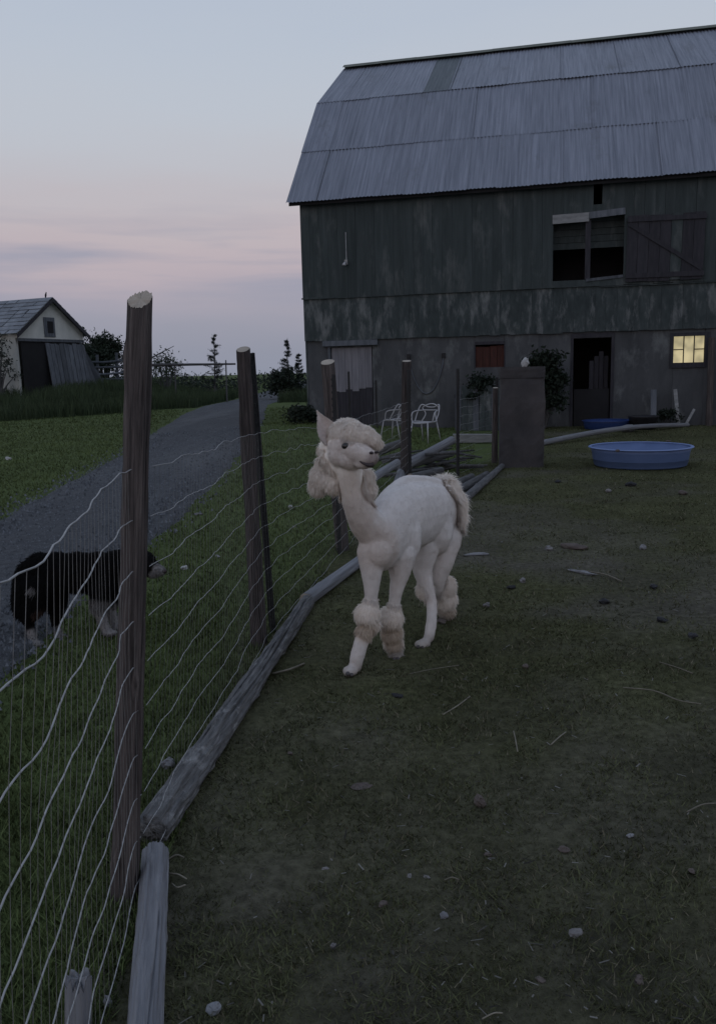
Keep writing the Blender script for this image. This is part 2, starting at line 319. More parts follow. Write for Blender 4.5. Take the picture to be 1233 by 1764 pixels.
# ------------------------------------------------------------------ grass (uncountable)
def blades(name, xy, hh, ww, cols_, bend=.5, mat='grass', zoff=-.005, seg2=False):
    n = len(xy); z = hgt(xy[:, 0], xy[:, 1]) + zoff
    a = RNG.uniform(0, 2*math.pi, n); b = RNG.uniform(0, 2*math.pi, n)
    dx = np.stack([np.cos(a), np.sin(a), np.zeros(n)], -1)*ww[:, None]*.5
    ln = np.stack([np.cos(b), np.sin(b), np.zeros(n)], -1)*(hh*bend*RNG.uniform(.2, 1.4, n))[:, None]
    base = np.stack([xy[:, 0], xy[:, 1], z], -1); up = np.zeros((n, 3)); up[:, 2] = hh
    if seg2:
        mid = base+ln*.3+up*.55
        V = np.stack([base-dx, base+dx, mid+dx*.7, mid-dx*.7, base+ln+up], 1).reshape(-1, 3)
        i = np.arange(n)[:, None]*5; Fq = np.concatenate([i+np.array([[0, 1, 2]]), i+np.array([[0, 2, 3]]), i+np.array([[3, 2, 4]])]); k = 5
    else:
        V = np.stack([base-dx, base+dx, base+ln+up], 1).reshape(-1, 3); Fq = np.arange(n)[:, None]*3+np.array([[0, 1, 2]]); k = 3
    return link(name, np_mesh(name, V, Fq, False, np.repeat(cols_, k, 0)), MT[mat])
def polar(n, d0, d1, a0=-34, a1=34):
    d = np.exp(RNG.uniform(math.log(d0), math.log(d1), n)); a = np.radians(RNG.uniform(a0, a1, n))
    return np.stack([d*np.sin(a), d*np.cos(a)], -1), d
# paddock turf
xy, d = polar(330000, 1.0, 24)
k = (xy[:, 0] > fence_x(xy[:, 1])-.05) & (RNG.random(len(xy)) > dirt(xy[:, 0], xy[:, 1])*.82)
xy, d = xy[k], d[k]; n = len(xy)
hh = RNG.uniform(.008, .024, n)*(1+d*.03); ww = RNG.uniform(.002, .004, n)*(1+d*.28)
base = np.array([.070, .075, .036]); cc = base*RNG.uniform(.5, 1.35, (n, 1))*(.55+.9*fbm(P3(xy[:, 0]*3, xy[:, 1]*3), 27, 3))[:, None]; dry = RNG.random(n) < .11; cc[dry] = np.array([.14, .125, .085])*RNG.uniform(.6, 1.25, (dry.sum(), 1))
tag(blades('turf_grass', xy, hh, ww, cc, 1.3), 'short trampled grass of the paddock', 'grass', kind='stuff')
# lawn left of the fence
xy, d = polar(240000, 1.0, 44, -34, 8)
k = (xy[:, 0] < fence_x(xy[:, 1])+.02) & ~roadmask(xy[:, 0]+RNG.normal(0, .2, len(xy)), xy[:, 1]) & (xy[:, 1] < 40)
xy, d = xy[k], d[k]; n = len(xy)
hh = RNG.uniform(.018, .05, n)*(1+d*.008); ww = RNG.uniform(.003, .006, n)*(1+d*.28)
cc = np.array([.082, .108, .040])*RNG.uniform(.5, 1.35, (n, 1))*(.62+.8*fbm(P3(xy[:, 0]*1.2, xy[:, 1]*1.2), 29, 4))[:, None]
tag(blades('lawn_grass', xy, hh, ww, cc, .8), 'green grass of the lawn beyond the wire fence', 'grass', kind='stuff')
# tall rough grass on the bank and along the far edge
xy = np.concatenate([np.stack([RNG.uniform(-26, -7.2, 40000), RNG.uniform(32.5, 47, 40000)], -1), np.stack([RNG.uniform(-16, 3, 30000), RNG.uniform(46, 60, 30000)], -1)])
front = 33.0 + 4.0*sstep(-14.5, -10, xy[:, 0]) + 5*sstep(-10.5, -8.5, xy[:, 0]) + (fbm(P3(xy[:, 0]*.6, xy[:, 1]*0), 51, 3)-.5)*2
k = (xy[:, 1] > front) & ~roadmask(xy[:, 0], xy[:, 1]); xy = xy[k]; n = len(xy)
cl = fbm(P3(xy[:, 0]*.5, xy[:, 1]*.5), 53, 3); ok = RNG.random(n) < cl*1.6; xy = xy[ok]; cl = cl[ok]; n = len(xy)
hh = RNG.uniform(.38, .75, n)*(.5+cl); ww = RNG.uniform(.02, .045, n)
cc = np.array([.046, .066, .033])*RNG.uniform(.6, 1.3, (n, 1))*(.6+.8*cl[:, None])
tag(blades('tall_grass', xy, hh, ww, cc, .35, seg2=True), 'tall unmown grass on the bank by the cream shed', 'grass', kind='stuff')

# ------------------------------------------------------------------ the barn
BA = rad(13); BD = G(985, 735); BT = np.array([math.cos(BA), -math.sin(BA), 0]); BN = np.array([math.sin(BA), math.cos(BA), 0])
barn = empty('barn', (BD[0], BD[1], 0), -BA, 'big dark gambrel barn with corrugated metal roof', 'barn')
SL, SR, DEP = -7.27, 9.4, 13.6
def wpt(s, y, z): return BD*np.array([1, 1, 0]) + BT*s + BN*y + np.array([0, 0, z])
def bpart(name, mat, *boxes, parent=None, smooth=False):
    mb = MB()
    x0 = sum((b[0]+b[1])/2 for b in boxes)/len(boxes); y0 = sum((b[2]+b[3])/2 for b in boxes)/len(boxes); z0 = min(b[4] for b in boxes)
    for b in boxes: mb.box(b[0]-x0, b[1]-x0, b[2]-y0, b[3]-y0, b[4]-z0, b[5]-z0)
    return mb.obj(name, MT[mat], parent or barn, (x0, y0, z0))
HAY = (-.55, 1.19, 3.76, 5.38); SLOT = (.43, .64, 5.59, 6.6); DOOR = (0.0, .95, -1, 2.29); LIT = (2.47, 3.22, 1.6, 2.26); RED = (-2.55, -1.78, 1.61, 2.27); WDOOR = (-6.55, -5.37, -1, 2.25)
def columns(s0, s1, wmin, wmax, breaks):
    xs = [s0]
    stops = sorted([b for b in breaks if s0 < b < s1]+[s1])
    for b in stops:
        a = xs[-1]; n = max(1, round((b-a)/random.uniform(wmin, wmax)))
        xs += [a+(b-a)*(i+1)/n + (random.uniform(-.02, .02) if i < n-1 else 0) for i in range(n)]
    return list(zip(xs[:-1], xs[1:]))
def boards(name, mat, s0, s1, z0, z1, wmin, wmax, opens, y, th, jit=.004, zj=.02):
    br = [q for o in opens for q in o[:2]]
    for a, b in columns(s0, s1, wmin, wmax, br):
        segs = [(z0-random.uniform(0, zj), z1)]
        for o in opens:
            if o[0]-.01 < (a+b)/2 < o[1]+.01:
                ns = []
                for p, q in segs:
                    if o[2] > p: ns.append((p, min(q, o[2])))
                    if o[3] < q: ns.append((max(p, o[3]), q))
                segs = ns
        for p, q in segs:
            if q-p < .05: continue
            dy = random.uniform(-jit, jit)
            ob = bpart(name, mat, (a+.0015, b-.0015, y+dy, y+dy+th, p, q)); ob.rotation_euler = (0, random.uniform(-.002, .002), 0)
boards('siding_board', 'board', SL, SR, 3.6, 6.2, .24, .30, [HAY, SLOT], -.075, .024)
boards('siding_board', 'board_low', SL, SR, 2.46, 3.66, .24, .30, [], -.042, .024, zj=.03)
boards('wall_panel', 'plaster', SL+.06, SR, -.3, 2.5, 1.0, 1.25, [DOOR, LIT, RED, WDOOR], .02, .12, .008)
# closed shell behind: gable ends, back wall, loft floor
RE, RM, RB, RR = (-.30, 6.12), (1.38, 7.79), (3.3, 9.64), (6.92, 11.74); W2 = 2*RR[0]
prof = [(0.02, -.3), (0.02, 6.05), (RM[0], RM[1]-.12), (RB[0], RB[1]-.12), (RR[0], RR[1]-.12), (W2-RB[0], RB[1]-.12), (W2-RM[0], RM[1]-.12), (W2-.02, 6.05), (W2-.02, -.3)]
for nm, xs in (('gable_wall', (SL, SL+.05)), ('gable_wall', (SR-.05, SR))):
    n = len(prof); mb = MB(); vs = [(xs[0], p[0], p[1]) for p in prof]+[(xs[1], p[0], p[1]) for p in prof]
    mb.add(vs, [tuple(range(n)), tuple(range(2*n-1, n-1, -1))]+[(i, i+n, (i+1) % n+n, (i+1) % n) for i in range(n)]); mb.obj(nm, MT['board'], barn)
bpart('back_wall', 'board', (SL+.05, SR-.05, W2-.1, W2-.05, -.3, 6.0))
bpart('loft_floor', 'inside', (SL+.06, SR-.06, .15, W2-.15, 2.5, 2.6))
# roof: three rows of corrugated sheets on the front slope
def sheet_mesh(name, Lx, Ly, amp=.013, pitch=.1, lift=.0):
    nxs = int(Lx/pitch*4)+1; rows = 6; vs = []
    for j in range(rows):
        for i in range(nxs):
            x = -Lx/2+Lx*i/(nxs-1); vs.append((x, Ly*j/(rows-1), amp*math.sin(2*math.pi*x/pitch)))
    return new_mesh(name, vs, [(j*nxs+i, j*nxs+i+1, (j+1)*nxs+i+1, (j+1)*nxs+i) for j in range(rows-1) for i in range(nxs-1)], True)
SW = .80
def roof_row(a, b, over, drop, darks=()):
    dy, dz = b[0]-a[0], b[1]-a[1]; ln = math.hypot(dy, dz); ang = math.atan2(dz, dy)
    me = sheet_mesh('roof_sheet', SW+.05, ln+over); me.materials.append(MT['metal_roof']); md = me.copy(); md.materials[0] = MT['metal_dark']
    s = -7.55+SW/2; k = 0
    while s < SR+.3:
        off = drop+random.uniform(-.008, .008); sl = random.uniform(-.03, .02)
        y = a[0]-math.cos(ang)*(over-sl*1.0)-math.sin(ang)*off*-0 - math.sin(ang)*off; z = a[1]-math.sin(ang)*(over-sl)+math.cos(ang)*off
        o = link('roof_sheet', md if k in darks else me, None, barn, (s, y, z)); o.rotation_euler = (ang, 0, 0)
        o.rotation_euler.rotate_axis('Z', random.uniform(-.004, .004)); o.scale = (1, 1, random.choice((1, 1, -1)))
        s += SW; k += 1
roof_row(RE, RM, .02, .03)
roof_row(RM, RB, .06, .038, ())
roof_row(RB, RR, .07, .046, (4,))
# deck under the sheets and the back slope
mb = MB(); pf = [(RE[0]+.05, RE[1]-.01), RM, RB, RR, (W2-RB[0], RB[1]), (W2-RM[0], RM[1]), (W2-RE[0], RE[1])]; n = len(pf)
vs = [(x, p[0], p[1]+o) for x in (-7.52, SR+.25) for o in (0, -.07) for p in pf]
mb.add(vs, [(i, i+1, 2*n+i+1, 2*n+i) for i in range(n-1)]+[(n+i, 3*n+i, 3*n+i+1, n+i+1) for i in range(n-1)]+[(i, n+i, n+i+1, i+1) for i in range(n-1)]+[(2*n+i, 2*n+i+1, 3*n+i+1, 3*n+i) for i in range(n-1)]+[(0, 2*n, 3*n, n), (n-1, 2*n-1, 4*n-1, 3*n-1)])
mb.obj('roof_deck', MT['inside'], barn)
ms = M('back_roof_metal', (.2, .2, .24), (.24, .24, .28), 2, (1, 1, 1), .5, .05)
mb = MB(); b0 = [(p[0]+.03, p[1]+.05) for p in pf[3:]]; n = len(b0); mb.add([(x, p[0], p[1]) for x in (-7.55, SR+.3) for p in b0], [(i, i+1, n+i+1, n+i) for i in range(n-1)]); mb.obj('back_roof', ms, barn)
mb = MB()
for i in range(14):
    s0 = -7.56+i*1.25; w = .004*math.sin(i*1.7)
    mb.add([(s0, RR[0]-.26, RR[1]+.0+w), (s0+1.25, RR[0]-.26, RR[1]+.0+w), (s0+1.25, RR[0], RR[1]+.16+w), (s0, RR[0], RR[1]+.16+w), (s0+1.25, RR[0]+.26, RR[1]+w), (s0, RR[0]+.26, RR[1]+w)], [(0, 1, 2, 3), (3, 2, 4, 5)])
mb.obj('ridge_cap', MT['moss'], barn)
# hay opening: frame, centre stud, inner boards
hx0, hx1, hz0, hz1 = HAY
bpart('opening_header', 'paleboard', (hx0-.02, .33, -.105, -.078, hz1-.20, hz1+.02)).rotation_euler = (0, rad(-1.0), 0)
bpart('opening_header', 'greywood', (.34, hx1+.02, -.10, -.078, hz1-.10, hz1+.06)).rotation_euler = (0, rad(-3.5), 0)
bpart('opening_stud', 'darkwood', (.25, .38, -.05, .07, hz0+.02, hz1-.1))
bpart('opening_sill', 'greywood', (.28, hx1, -.10, -.03, hz0-.02, hz0+.05)).rotation_euler = (0, rad(-4), 0)
for i in range(5): bpart('inner_board', 'board', (hx0-.1, hx1+.1, .32, .345, 4.58+i*.165, 4.735+i*.165))
bpart('loft_partition', 'inside', (hx0-.4, hx1+.4, 1.6, 1.65, 2.62, 5.5))
# open loft door folded back on the wall
def leaf():
    ld = empty('loft_door', (1.24, -.11, 3.66)); ld.parent = barn; ld.rotation_euler = (rad(1), rad(.6), 0)
    n = 7; w = 1.84/n
    for i in range(n):
        mb = MB().box(-w/2+.004, w/2-.004, -.012, .012, 0, 1.6); mb.obj('door_board', MT['darkwood'] if i not in (4,) else MT['board'], ld, (w*(i+.5), random.uniform(-.004, .004), random.uniform(-.015, .015)))
    MB().box(0, 1.86, -.045, -.018, 1.44, 1.55).obj('door_rail', MT['darkwood'], ld); MB().box(0, 1.86, -.045, -.018, .08, .2).obj('door_rail', MT['darkwood'], ld)
    Mx = Matrix.Translation((.93, -.03, .82)) @ Matrix.Rotation(rad(33), 4, 'Y')
    MB().box(-1.05, 1.05, -.012, .012, -.05, .05, Mx).obj('door_brace', MT['darkwood'], ld)
leaf()
# loft track board and hem boards
bpart('drip_board', 'board', (SL-.03, -6.35, -.10, -.078, 3.585, 3.625))
for a, b, z in ((-6.35, -4.3, 3.6), (-4.28, .6, 3.61), (.62, 4.2, 3.575)): bpart('drip_board', 'board', (a, b, -.085, -.052, z-.02, z+.0))
# yard doorway with half-open inner door
for i in range(4):
    o = bpart('inner_door_board', 'darkwood', (.42+i*.125, .42+i*.125+.112, .30+i*.05, .325+i*.05, .02, 1.95-.12*abs(i-2)))
bpart('half_door', 'inside', (.03, .92, .05, .085, .0, .98)); bpart('door_frame', 'darkwood', (-.07, 0, -.0, .1, -.1, 2.3)); bpart('door_frame', 'darkwood', (.95, 1.03, -.0, .1, -.1, 2.3)); bpart('door_lintel', 'darkwood', (-.07, 1.03, -.005, .1, 2.3, 2.42))
bpart('room_wall', 'inside', (-1.5, 2.4, 2.2, 2.25, -.1, 2.5))
# lit window
wn = empty('window', (2.845, .02, 1.93)); wn.parent = barn
fr = MB(); fr.box(-.46, -.375, -.03, .1, -.46, .42).box(.375, .5, -.03, .1, -.46, .42).box(-.375, .375, -.03, .1, .33, .42).box(-.375, .375, -.04, .1, -.46, -.33); fr.obj('frame', MT['darkwood'], wn)
for a in (-.375, -.125, .125): 
    MB().box(a+.012, a+.238, .05, .06, -.33, .33).obj('pane', MT['glow'], wn)
for a in (-.125, .125): MB().box(a-.012, a+.012, .02, .065, -.33, .33).obj('muntin', MT['darkwood'], wn)
for a in (-.25, .25): MB().box(a-.113, a+.113, .03, .064, -.012, .012).obj('muntin', MT['darkwood'], wn)
# small boarded window
wr = empty('boarded_window', (-2.165, .02, 1.61)); wr.parent = barn; wr['label'] = 'red brown boarded window'
for i in range(4): MB().box(-.09, .09, .05, .075, 0, .56+random.uniform(-.02, .02)).obj('shutter_board', MT['redboard'], wr, (-.285+i*.19, 0, .0))
MB().box(-.40, .40, -.01, .1, .6, .68).box(-.41, -.38, -.01, .1, -.02, .6).box(.38, .41, -.01, .1, -.02, .6).obj('frame', MT['darkwood'], wr)
# pale door at the left with its lintel
wdr = empty('side_door', (-5.96, .02, 0)); wdr.parent = barn; wdr['label'] = 'side door with faded white upper half and dark lower boards'
n = 6; w = 1.14/n
for i in range(n):
    MB().box(-w/2+.003, w/2-.003, .03, .055, 1.12+random.uniform(-.1, .06), 2.25).obj('upper_board', MT['whitepanel'], wdr, (-.57+w*(i+.5), 0, 0))
    MB().box(-w/2+.003, w/2-.003, .045, .07, 0.0, 1.3).obj('lower_board', MT['darkwood'], wdr, (-.57+w*(i+.5), 0, 0))
bpart('door_lintel', 'greywood', (-6.75, -5.2, -.10, -.0, 2.30, 2.44)); bpart('door_jamb', 'greywood', (-6.62, -6.55, -.01, .06, 0, 2.3))
# wall lamp on a conduit
lm = empty('wall_lamp', (-6.0, -.08, 4.45)); lm.parent = barn
MB().tube([(0, -.01, .12), (0, -.01, .85)], .014, 6).obj('conduit', MT['lampmetal'], lm)
MB().box(-.04, .04, -.08, 0, .0, .13).obj('junction_box', MT['lampmetal'], lm)
v, f = tube([(0, -.08, .06), (-.02, -.14, .05), (-.03, -.16, 0), (-.03, -.16, -.03)], [.02, .02, .05, .055], 8); link('lamp_head', new_mesh('lamp_head', v, f, True), MT['chair'], lm)
# rope looped on the wall
pts = [(-4.35+.95*t, -.01, 1.95-.05*t-.98*(1-(2*t-1)**2)**.75) for t in np.linspace(0, 1, 25)]
v, f = tube(pts, .017, 5); link('hanging_rope', new_mesh('hanging_rope', v, f, True), MT['greywood'], barn)
for x in (-4.35, -3.4): bpart('wall_hook', 'black', (x-.05, x+.05, -.05, .02, 1.9, 2.02))

# ------------------------------------------------------------------ posts and logs
def log_geo(Ln, r0, r1, seed, sides=26, rings=None, amp=.07, bend=.0, crack=(), knots=3, tilt=(0, 0), fray=0.0, flake=0.0):
    if not isinstance(tilt, tuple): tilt = (0, 0)
    rings = rings or max(14, int(Ln/.05)); rng = np.random.default_rng(seed); V = []
    kn = [(rng.uniform(.1, .95), rng.uniform(0, 6.28), rng.uniform(.12, .3)) for _ in range(knots)]
    bx, by = rng.uniform(-1, 1, 2)*bend
    for j in range(rings+1):
        t = j/rings; z = t*Ln; r = r0+(r1-r0)*t; a = np.arange(sides)/sides*2*math.pi
        q = np.stack([np.cos(a)*1.7, np.sin(a)*1.7, np.full(sides, z*2.2)], -1); rr = r*(1+amp*2*(fbm(q, seed, 3)-.5) + amp*1.3*(fbm(q*np.array([3.2, 3.2, .7]), seed+9, 2)-.5))
        if flake: rr = rr+r*flake*(sstep(.42, .6, fbm(q*np.array([2.6, 2.6, 3.4]), seed+21, 3))-.5)+r*flake*.8*(fbm(q*np.array([8, 8, 3]), seed+31, 2)-.5)
        for kt, ka, kh in kn:
            da = np.angle(np.exp(1j*(a-ka))); rr = rr+r*kh*np.exp(-(da/.35)**2-((t-kt)*Ln/(r*.7))**2)
        for ca, cw, cd, t0, t1 in crack:
            da = np.angle(np.exp(1j*(a-ca-.25*math.sin(t*7+seed)))); m = float(sstep(t0-.04, t0+.04, t)*(1-sstep(t1-.04, t1+.04, t))); rr = rr-r*cd*m*np.exp(-(da/cw)**2)
        ox = bx*math.sin(math.pi*t); oy = by*math.sin(math.pi*t); end = float(t > .999)
        zz = z + (np.cos(a)*tilt[0]+np.sin(a)*tilt[1])*r*sstep(.9, 1, t) + (rng.uniform(-fray, fray, sides) if end else 0)
        V.append(np.stack([np.cos(a)*rr+ox, np.sin(a)*rr+oy, np.zeros(sides)+zz], -1))
    V = np.concatenate(V); F = [(j*sides+k, j*sides+(k+1) % sides, (j+1)*sides+(k+1) % sides, (j+1)*sides+k) for j in range(rings) for k in range(sides)]
    F.append(tuple(range(sides-1, -1, -1)))
    return V, F, V[-sides:]
def log(name, p0, p1, r0, r1, mat, label, cat, seed, roll=0, cutmat='cut', both=False, group=None, **kw):
    p0 = Vector(p0); p1 = Vector(p1); d = p1-p0; Ln = d.length
    tl = kw.get('tilt')
    if isinstance(tl, float):
        w = (d.to_track_quat('Z', 'Y') @ Quaternion((0, 0, 1), roll)).inverted() @ Vector((.15, .99, 0)); kw['tilt'] = (w.x*tl, w.y*tl)
    if kw.get('crack') and abs(d.normalized().z) < .5:
        w = (d.to_track_quat('Z', 'Y') @ Quaternion((0, 0, 1), roll)).inverted() @ Vector((0, 0, 1)); ua = math.atan2(w.y, w.x); kw['crack'] = tuple((c_[0]+ua,)+tuple(c_[1:]) for c_ in kw['crack'])
    V, F, cap = log_geo(Ln, r0, r1, seed, **kw)
    o = link(name, new_mesh(name, V, F, True), MT[mat]); q = d.to_track_quat('Z', 'Y') @ Quaternion((0, 0, 1), roll)
    o.matrix_world = Matrix.Translation(p0) @ q.to_matrix().to_4x4()
    c = cap.mean(0); up = np.array([0, 0, .0015])
    vs = [c+up]+[c+(x-c)*.985+up for x in cap]; n = len(cap)
    link('cut_end', new_mesh('cut_end', vs, [(0, i+1, (i+1) % n+1) for i in range(n)]), MT[cutmat], o)
    if both:
        cap0 = V[:n]; c = cap0.mean(0); vs = [c-up]+[c+(x-c)*.985-up for x in cap0]; link('cut_end', new_mesh('cut_end', vs, [(0, (i+1) % n+1, i+1) for i in range(n)]), MT[cutmat], o)
    return tag(o, label, cat, group)
GP = 'round wooden posts of the wire fence'
def post(uvb, uvt, r0, r1, label, seed, mat='bark', depth=.25, **kw):
    b = G(*uvb); t = A(*uvt, b[1]+kw.pop('dy', 0)); d = t-b; b2 = b-d/np.linalg.norm(d)*depth
    return log('fence_post', b2, t, r0, r1, mat, label, 'fence post', seed, group=GP, **kw), b, t
P1, b1, t1 = post((216, 1545), (242, 517), .043, .034, 'tall brown fence post with pale slanted cut top, nearest of all', 3, tilt=.75, amp=.12, knots=8, sides=60, flake=.08, crack=((4.9, .07, .3, .1, .9), (4.2, .06, .25, .3, 1.0)), fray=.004)
P2, b2, t2 = post((446, 1108), (419, 602), .05, .037, 'dark fence post with a black steel stake leaning beside it', 5, 'barkdark', tilt=.45, amp=.12, knots=6, sides=60, flake=.1, crack=((4.6, .16, .45, .1, .9),))
P3_, b3, t3 = post((590, 948), (564, 624), .06, .06, 'fence post behind the alpaca, in front of the pale side door', 8, tilt=.4)
P4, b4, t4 = post((697, 828), (700, 622), .075, .065, 'fence post rising behind the alpaca back, beside the white chairs', 11, 'barkdark', tilt=.2)
P6, b6, t6 = post((851, 797), (853, 668), .05, .045, 'short thin fence post just left of the square pillar', 14, tilt=.2)
def tpost(uvb, uvt, label, w=.018, dy=0):
    b = G(*uvb); t = A(*uvt, b[1]+dy); d = Vector(t-b); o = MB()
    Ln = d.length+.2; o.box(-w, w, -.004, .004, 0, Ln).box(-.004, .004, .004, w*1.6, 0, Ln)
    for k in range(int(Ln/.055)): o.box(-.006, .006, -.012, -.004, k*.055+.02, k*.055+.04)
    ob = o.obj('steel_stake', MT['tpost']); ob.matrix_world = Matrix.Translation(Vector(b)-d.normalized()*.2) @ d.to_track_quat('Z', 'Y').to_matrix().to_4x4()
    return tag(ob, label, 'steel stake', 'black steel fence stakes')
tpost((470, 1088), (433, 608), 'black steel stake leaning against the dark fence post', .02, -.15)
tpost((708, 830), (706, 637), 'black steel stake right beside the post in front of the chairs', .03)
tpost((790, 820), (790, 635), 'lone black steel stake left of the square pillar', .026)
tpost((583, 955), (572, 645), 'black steel stake beside the post behind the alpaca head', .018)
tpost((856, 794), (857, 650), 'black steel stake touching the square pillar', .022)
tpost((602, 745), (599, 640), 'thin dark stake standing before the pale side door', .03)
tpost((648, 742), (646, 655), 'short dark stake between the side door and the chairs', .03)

# ------------------------------------------------------------------ woven wire
ST = [(-1.2, -.40, -.25), (1.0, -.578, -.44), (2.355, -.715, -.637), (2.41, -.712, -.590), (4.80, -.56, -.565), (4.85, -.555, -.565), (7.43, -.10, -.165), (12.23, .77, .78), (12.6, 1.55, 1.55), (14.5, 2.36, 2.37)]
HZ = [.06, .20, .34, .48, .62, .76, .90, 1.05, 1.20, 1.345]
def wp(y, z):
    xb = np.interp(y, [s[0] for s in ST], [s[1] for s in ST]); xt = np.interp(y, [s[0] for s in ST], [s[2] for s in ST])
    return xb+(xt-xb)*z/1.345
def wz(y, z): return z*np.interp(y, [-1, 2.4, 4.85, 7.4, 14.5], [1.0, 1.0, .94, .85, .85])
def wire_section(y0, y1, label, seed, r=.0017, stay=.052, rs=.00055, turns=None):
    root = empty('wire_fence', (float(wp(y0, 0)), y0, 0), 0, label, 'wire fence', 'sections of the wire fence'); o0 = np.array(root.location)
    ys = np.linspace(y0, y1, max(20, int((y1-y0)/.04)))
    L0 = np.hypot(y1-y0, 0)
    def wob(y, z): return (fbm(P3(y*3.1, np.zeros_like(y)+z*2.3), seed, 3)-.5)*.035, (fbm(P3(y*5.0, np.zeros_like(y)+z*1.7), seed+5, 3)-.5)*.04
    for z in HZ:
        fx, fz = wob(ys, z); edge = np.minimum(1, np.minimum(ys-y0, y1-ys)/.25+.1)
        pts = np.stack([wp(ys, z)+fx*edge, ys, wz(ys, z)+fz*edge], -1)-o0
        v, f = tube(pts, r, 5); link('line_wire', new_mesh('line_wire', v, f, True), MT['wire'], root)
    mb = MB(); sy = y0+.03
    while sy < y1:
        zz = np.linspace(.06, 1.345, 10); fx, fz = wob(np.full(10, sy), zz); e = min(1, min(sy-y0, y1-sy)/.25+.1)
        pts = np.stack([wp(np.full(10, sy), zz)+fx*e+.002, np.full(10, sy)+.006*np.sin(zz*9+sy*7), wz(sy, zz)+fz*e], -1)-o0
        mb.tube(pts, rs, 3, False); sy += stay
    s = mb.obj('stay_wires', MT['stay'], root); s['kind'] = 'stuff'
wire_section(-1.2, 2.40, 'nearest wire fence section, running to the tall post', 61)
wire_section(2.42, 4.86, 'wire fence section between the tall post and the dark post', 67, .0013)
wire_section(4.88, 7.42, 'wire fence section from the dark post to the post behind the alpaca', 71, .0014)
wire_section(7.45, 12.2, 'wire fence section behind the alpaca up to the chairs', 77, .0014, .1)
wire_section(12.62, 14.48, 'wire fence section just left of the square pillar', 81, .0016, .1)

# ------------------------------------------------------------------ logs along the fence foot
pA = G(268, 1470, .06); pB = G(250, 1764, .05)
log('log', pA+(pB-pA)*2.3, pA, .044, .042, 'logbare', 'smooth bare grey log at the bottom edge, nearest to the viewer', 'log', 21, cutmat='logbare', amp=.08, knots=7, sides=120, rings=90, flake=.07, fray=.006, crack=((-.35, .06, .2, .0, .45), (.4, .06, .2, .45, .8)))
log('log', G(262, 1432, .055), G(530, 1036, .05), .057, .047, 'logbark', 'thick lichen-covered log with a long split, at the tall post', 'log', 23, amp=.16, knots=8, sides=110, rings=190, flake=.11, fray=.01, crack=((-.45, .10, .6, .0, .66), (.5, .07, .35, .3, .95), (.05, .06, .3, .55, .9)))
log('log', G(527, 1034, .05), G(527, 1034, .05)+(G(612, 972, .05)-G(527, 1034, .05))*2.3, .048, .043, 'logbare', 'slim grey log lying behind the alpaca front legs', 'log', 27, both=True, amp=.09, knots=5)
def glog(n, a, b, r0, r1, mat, label, seed, z0=None, z1=None, **kw):
    pa = G(*a, 0 if z0 is None else z0); pb = G(*b, 0 if z1 is None else z1)
    if z0 is None: pa[2] = r0*.85
    if z1 is None: pb[2] = r1*.85
    return log(n, pa, pb, r0, r1, mat, label, 'log', seed, both=True, **kw)
log('log', A(690, 806, 12.75), A(779, 758, 13.5), .075, .065, 'logbare', 'pale pole on the brush heap, sticking up to the right behind the post', 'log', 31)
glog('log', (600, 850), (684, 797), .062, .055, 'logbare', 'pale log end showing right of the alpaca muzzle', 33, .12, .3)
glog('log', (650, 778), (694, 762), .09, .07, 'logdark', 'grey log on the heap below the left white chair', 35, .15, .3)
glog('log', (706, 800), (779, 781), .07, .05, 'logdark', 'dark log of the brush heap under the pale pole', 36, .15, .25)
glog('log', (706, 823), (760, 810), .06, .05, 'logdark', 'lowest dark log of the brush heap behind the alpaca', 37, .1, .1)
glog('log', (684, 834), (690, 814), .06, .06, 'logbare', 'short stub of log left of the post behind the alpaca', 38, .09, .12)
glog('log', (798, 868), (876, 796), .055, .04, 'logdark', 'thin dark rail on the ground running to the pillar foot', 39)
glog('log', (780, 858), (838, 822), .06, .05, 'logdark', 'rough bark rail beside the thin rail, left of the pillar', 40)
glog('log', (772, 846), (812, 826), .06, .05, 'logdark', 'short bark rail nearest the lone steel stake', 41)
glog('log', (930, 768), (1184, 735), .06, .05, 'logbare', 'long pale pole on the ground behind the blue pool', 43, rings=60, bend=.12)
# brush in the heap
bh = empty('brush_heap', tuple(G(735, 815)), 0, 'low heap of dark brushwood behind the alpaca', 'brush heap')
for i in range(16):
    a = random.uniform(-.35, .5); l = random.uniform(.4, 1.1); c = np.array([random.uniform(-.5, .65), random.uniform(-.5, 1.2), random.uniform(.03, .3)])
    d = np.array([math.cos(a), math.sin(a), random.uniform(-.12, .2)])*l/2; m = c+np.array([0, 0, random.uniform(-.03, .06)])
    v, f = tube([c-d, m, c+d], [random.uniform(.018, .04), .03, .012], 6); link('branch', new_mesh('branch', v, f, True), MT['logdark'], bh)
# stub post at the lower left corner
log('post_stub', tuple(G(128, 1800)+np.array([0, 0, -.1])), tuple(A(136, 1690, G(128, 1800)[1]+.05)), .029, .032, 'logbare', 'weathered split post stub in the bottom left corner', 'post stub', 47, fray=.02, amp=.1, sides=32, crack=((4.7, .1, .4, 0, 1), (5.6, .08, .3, 0, 1), (3.9, .08, .3, 0, 1)), cutmat='logbare')

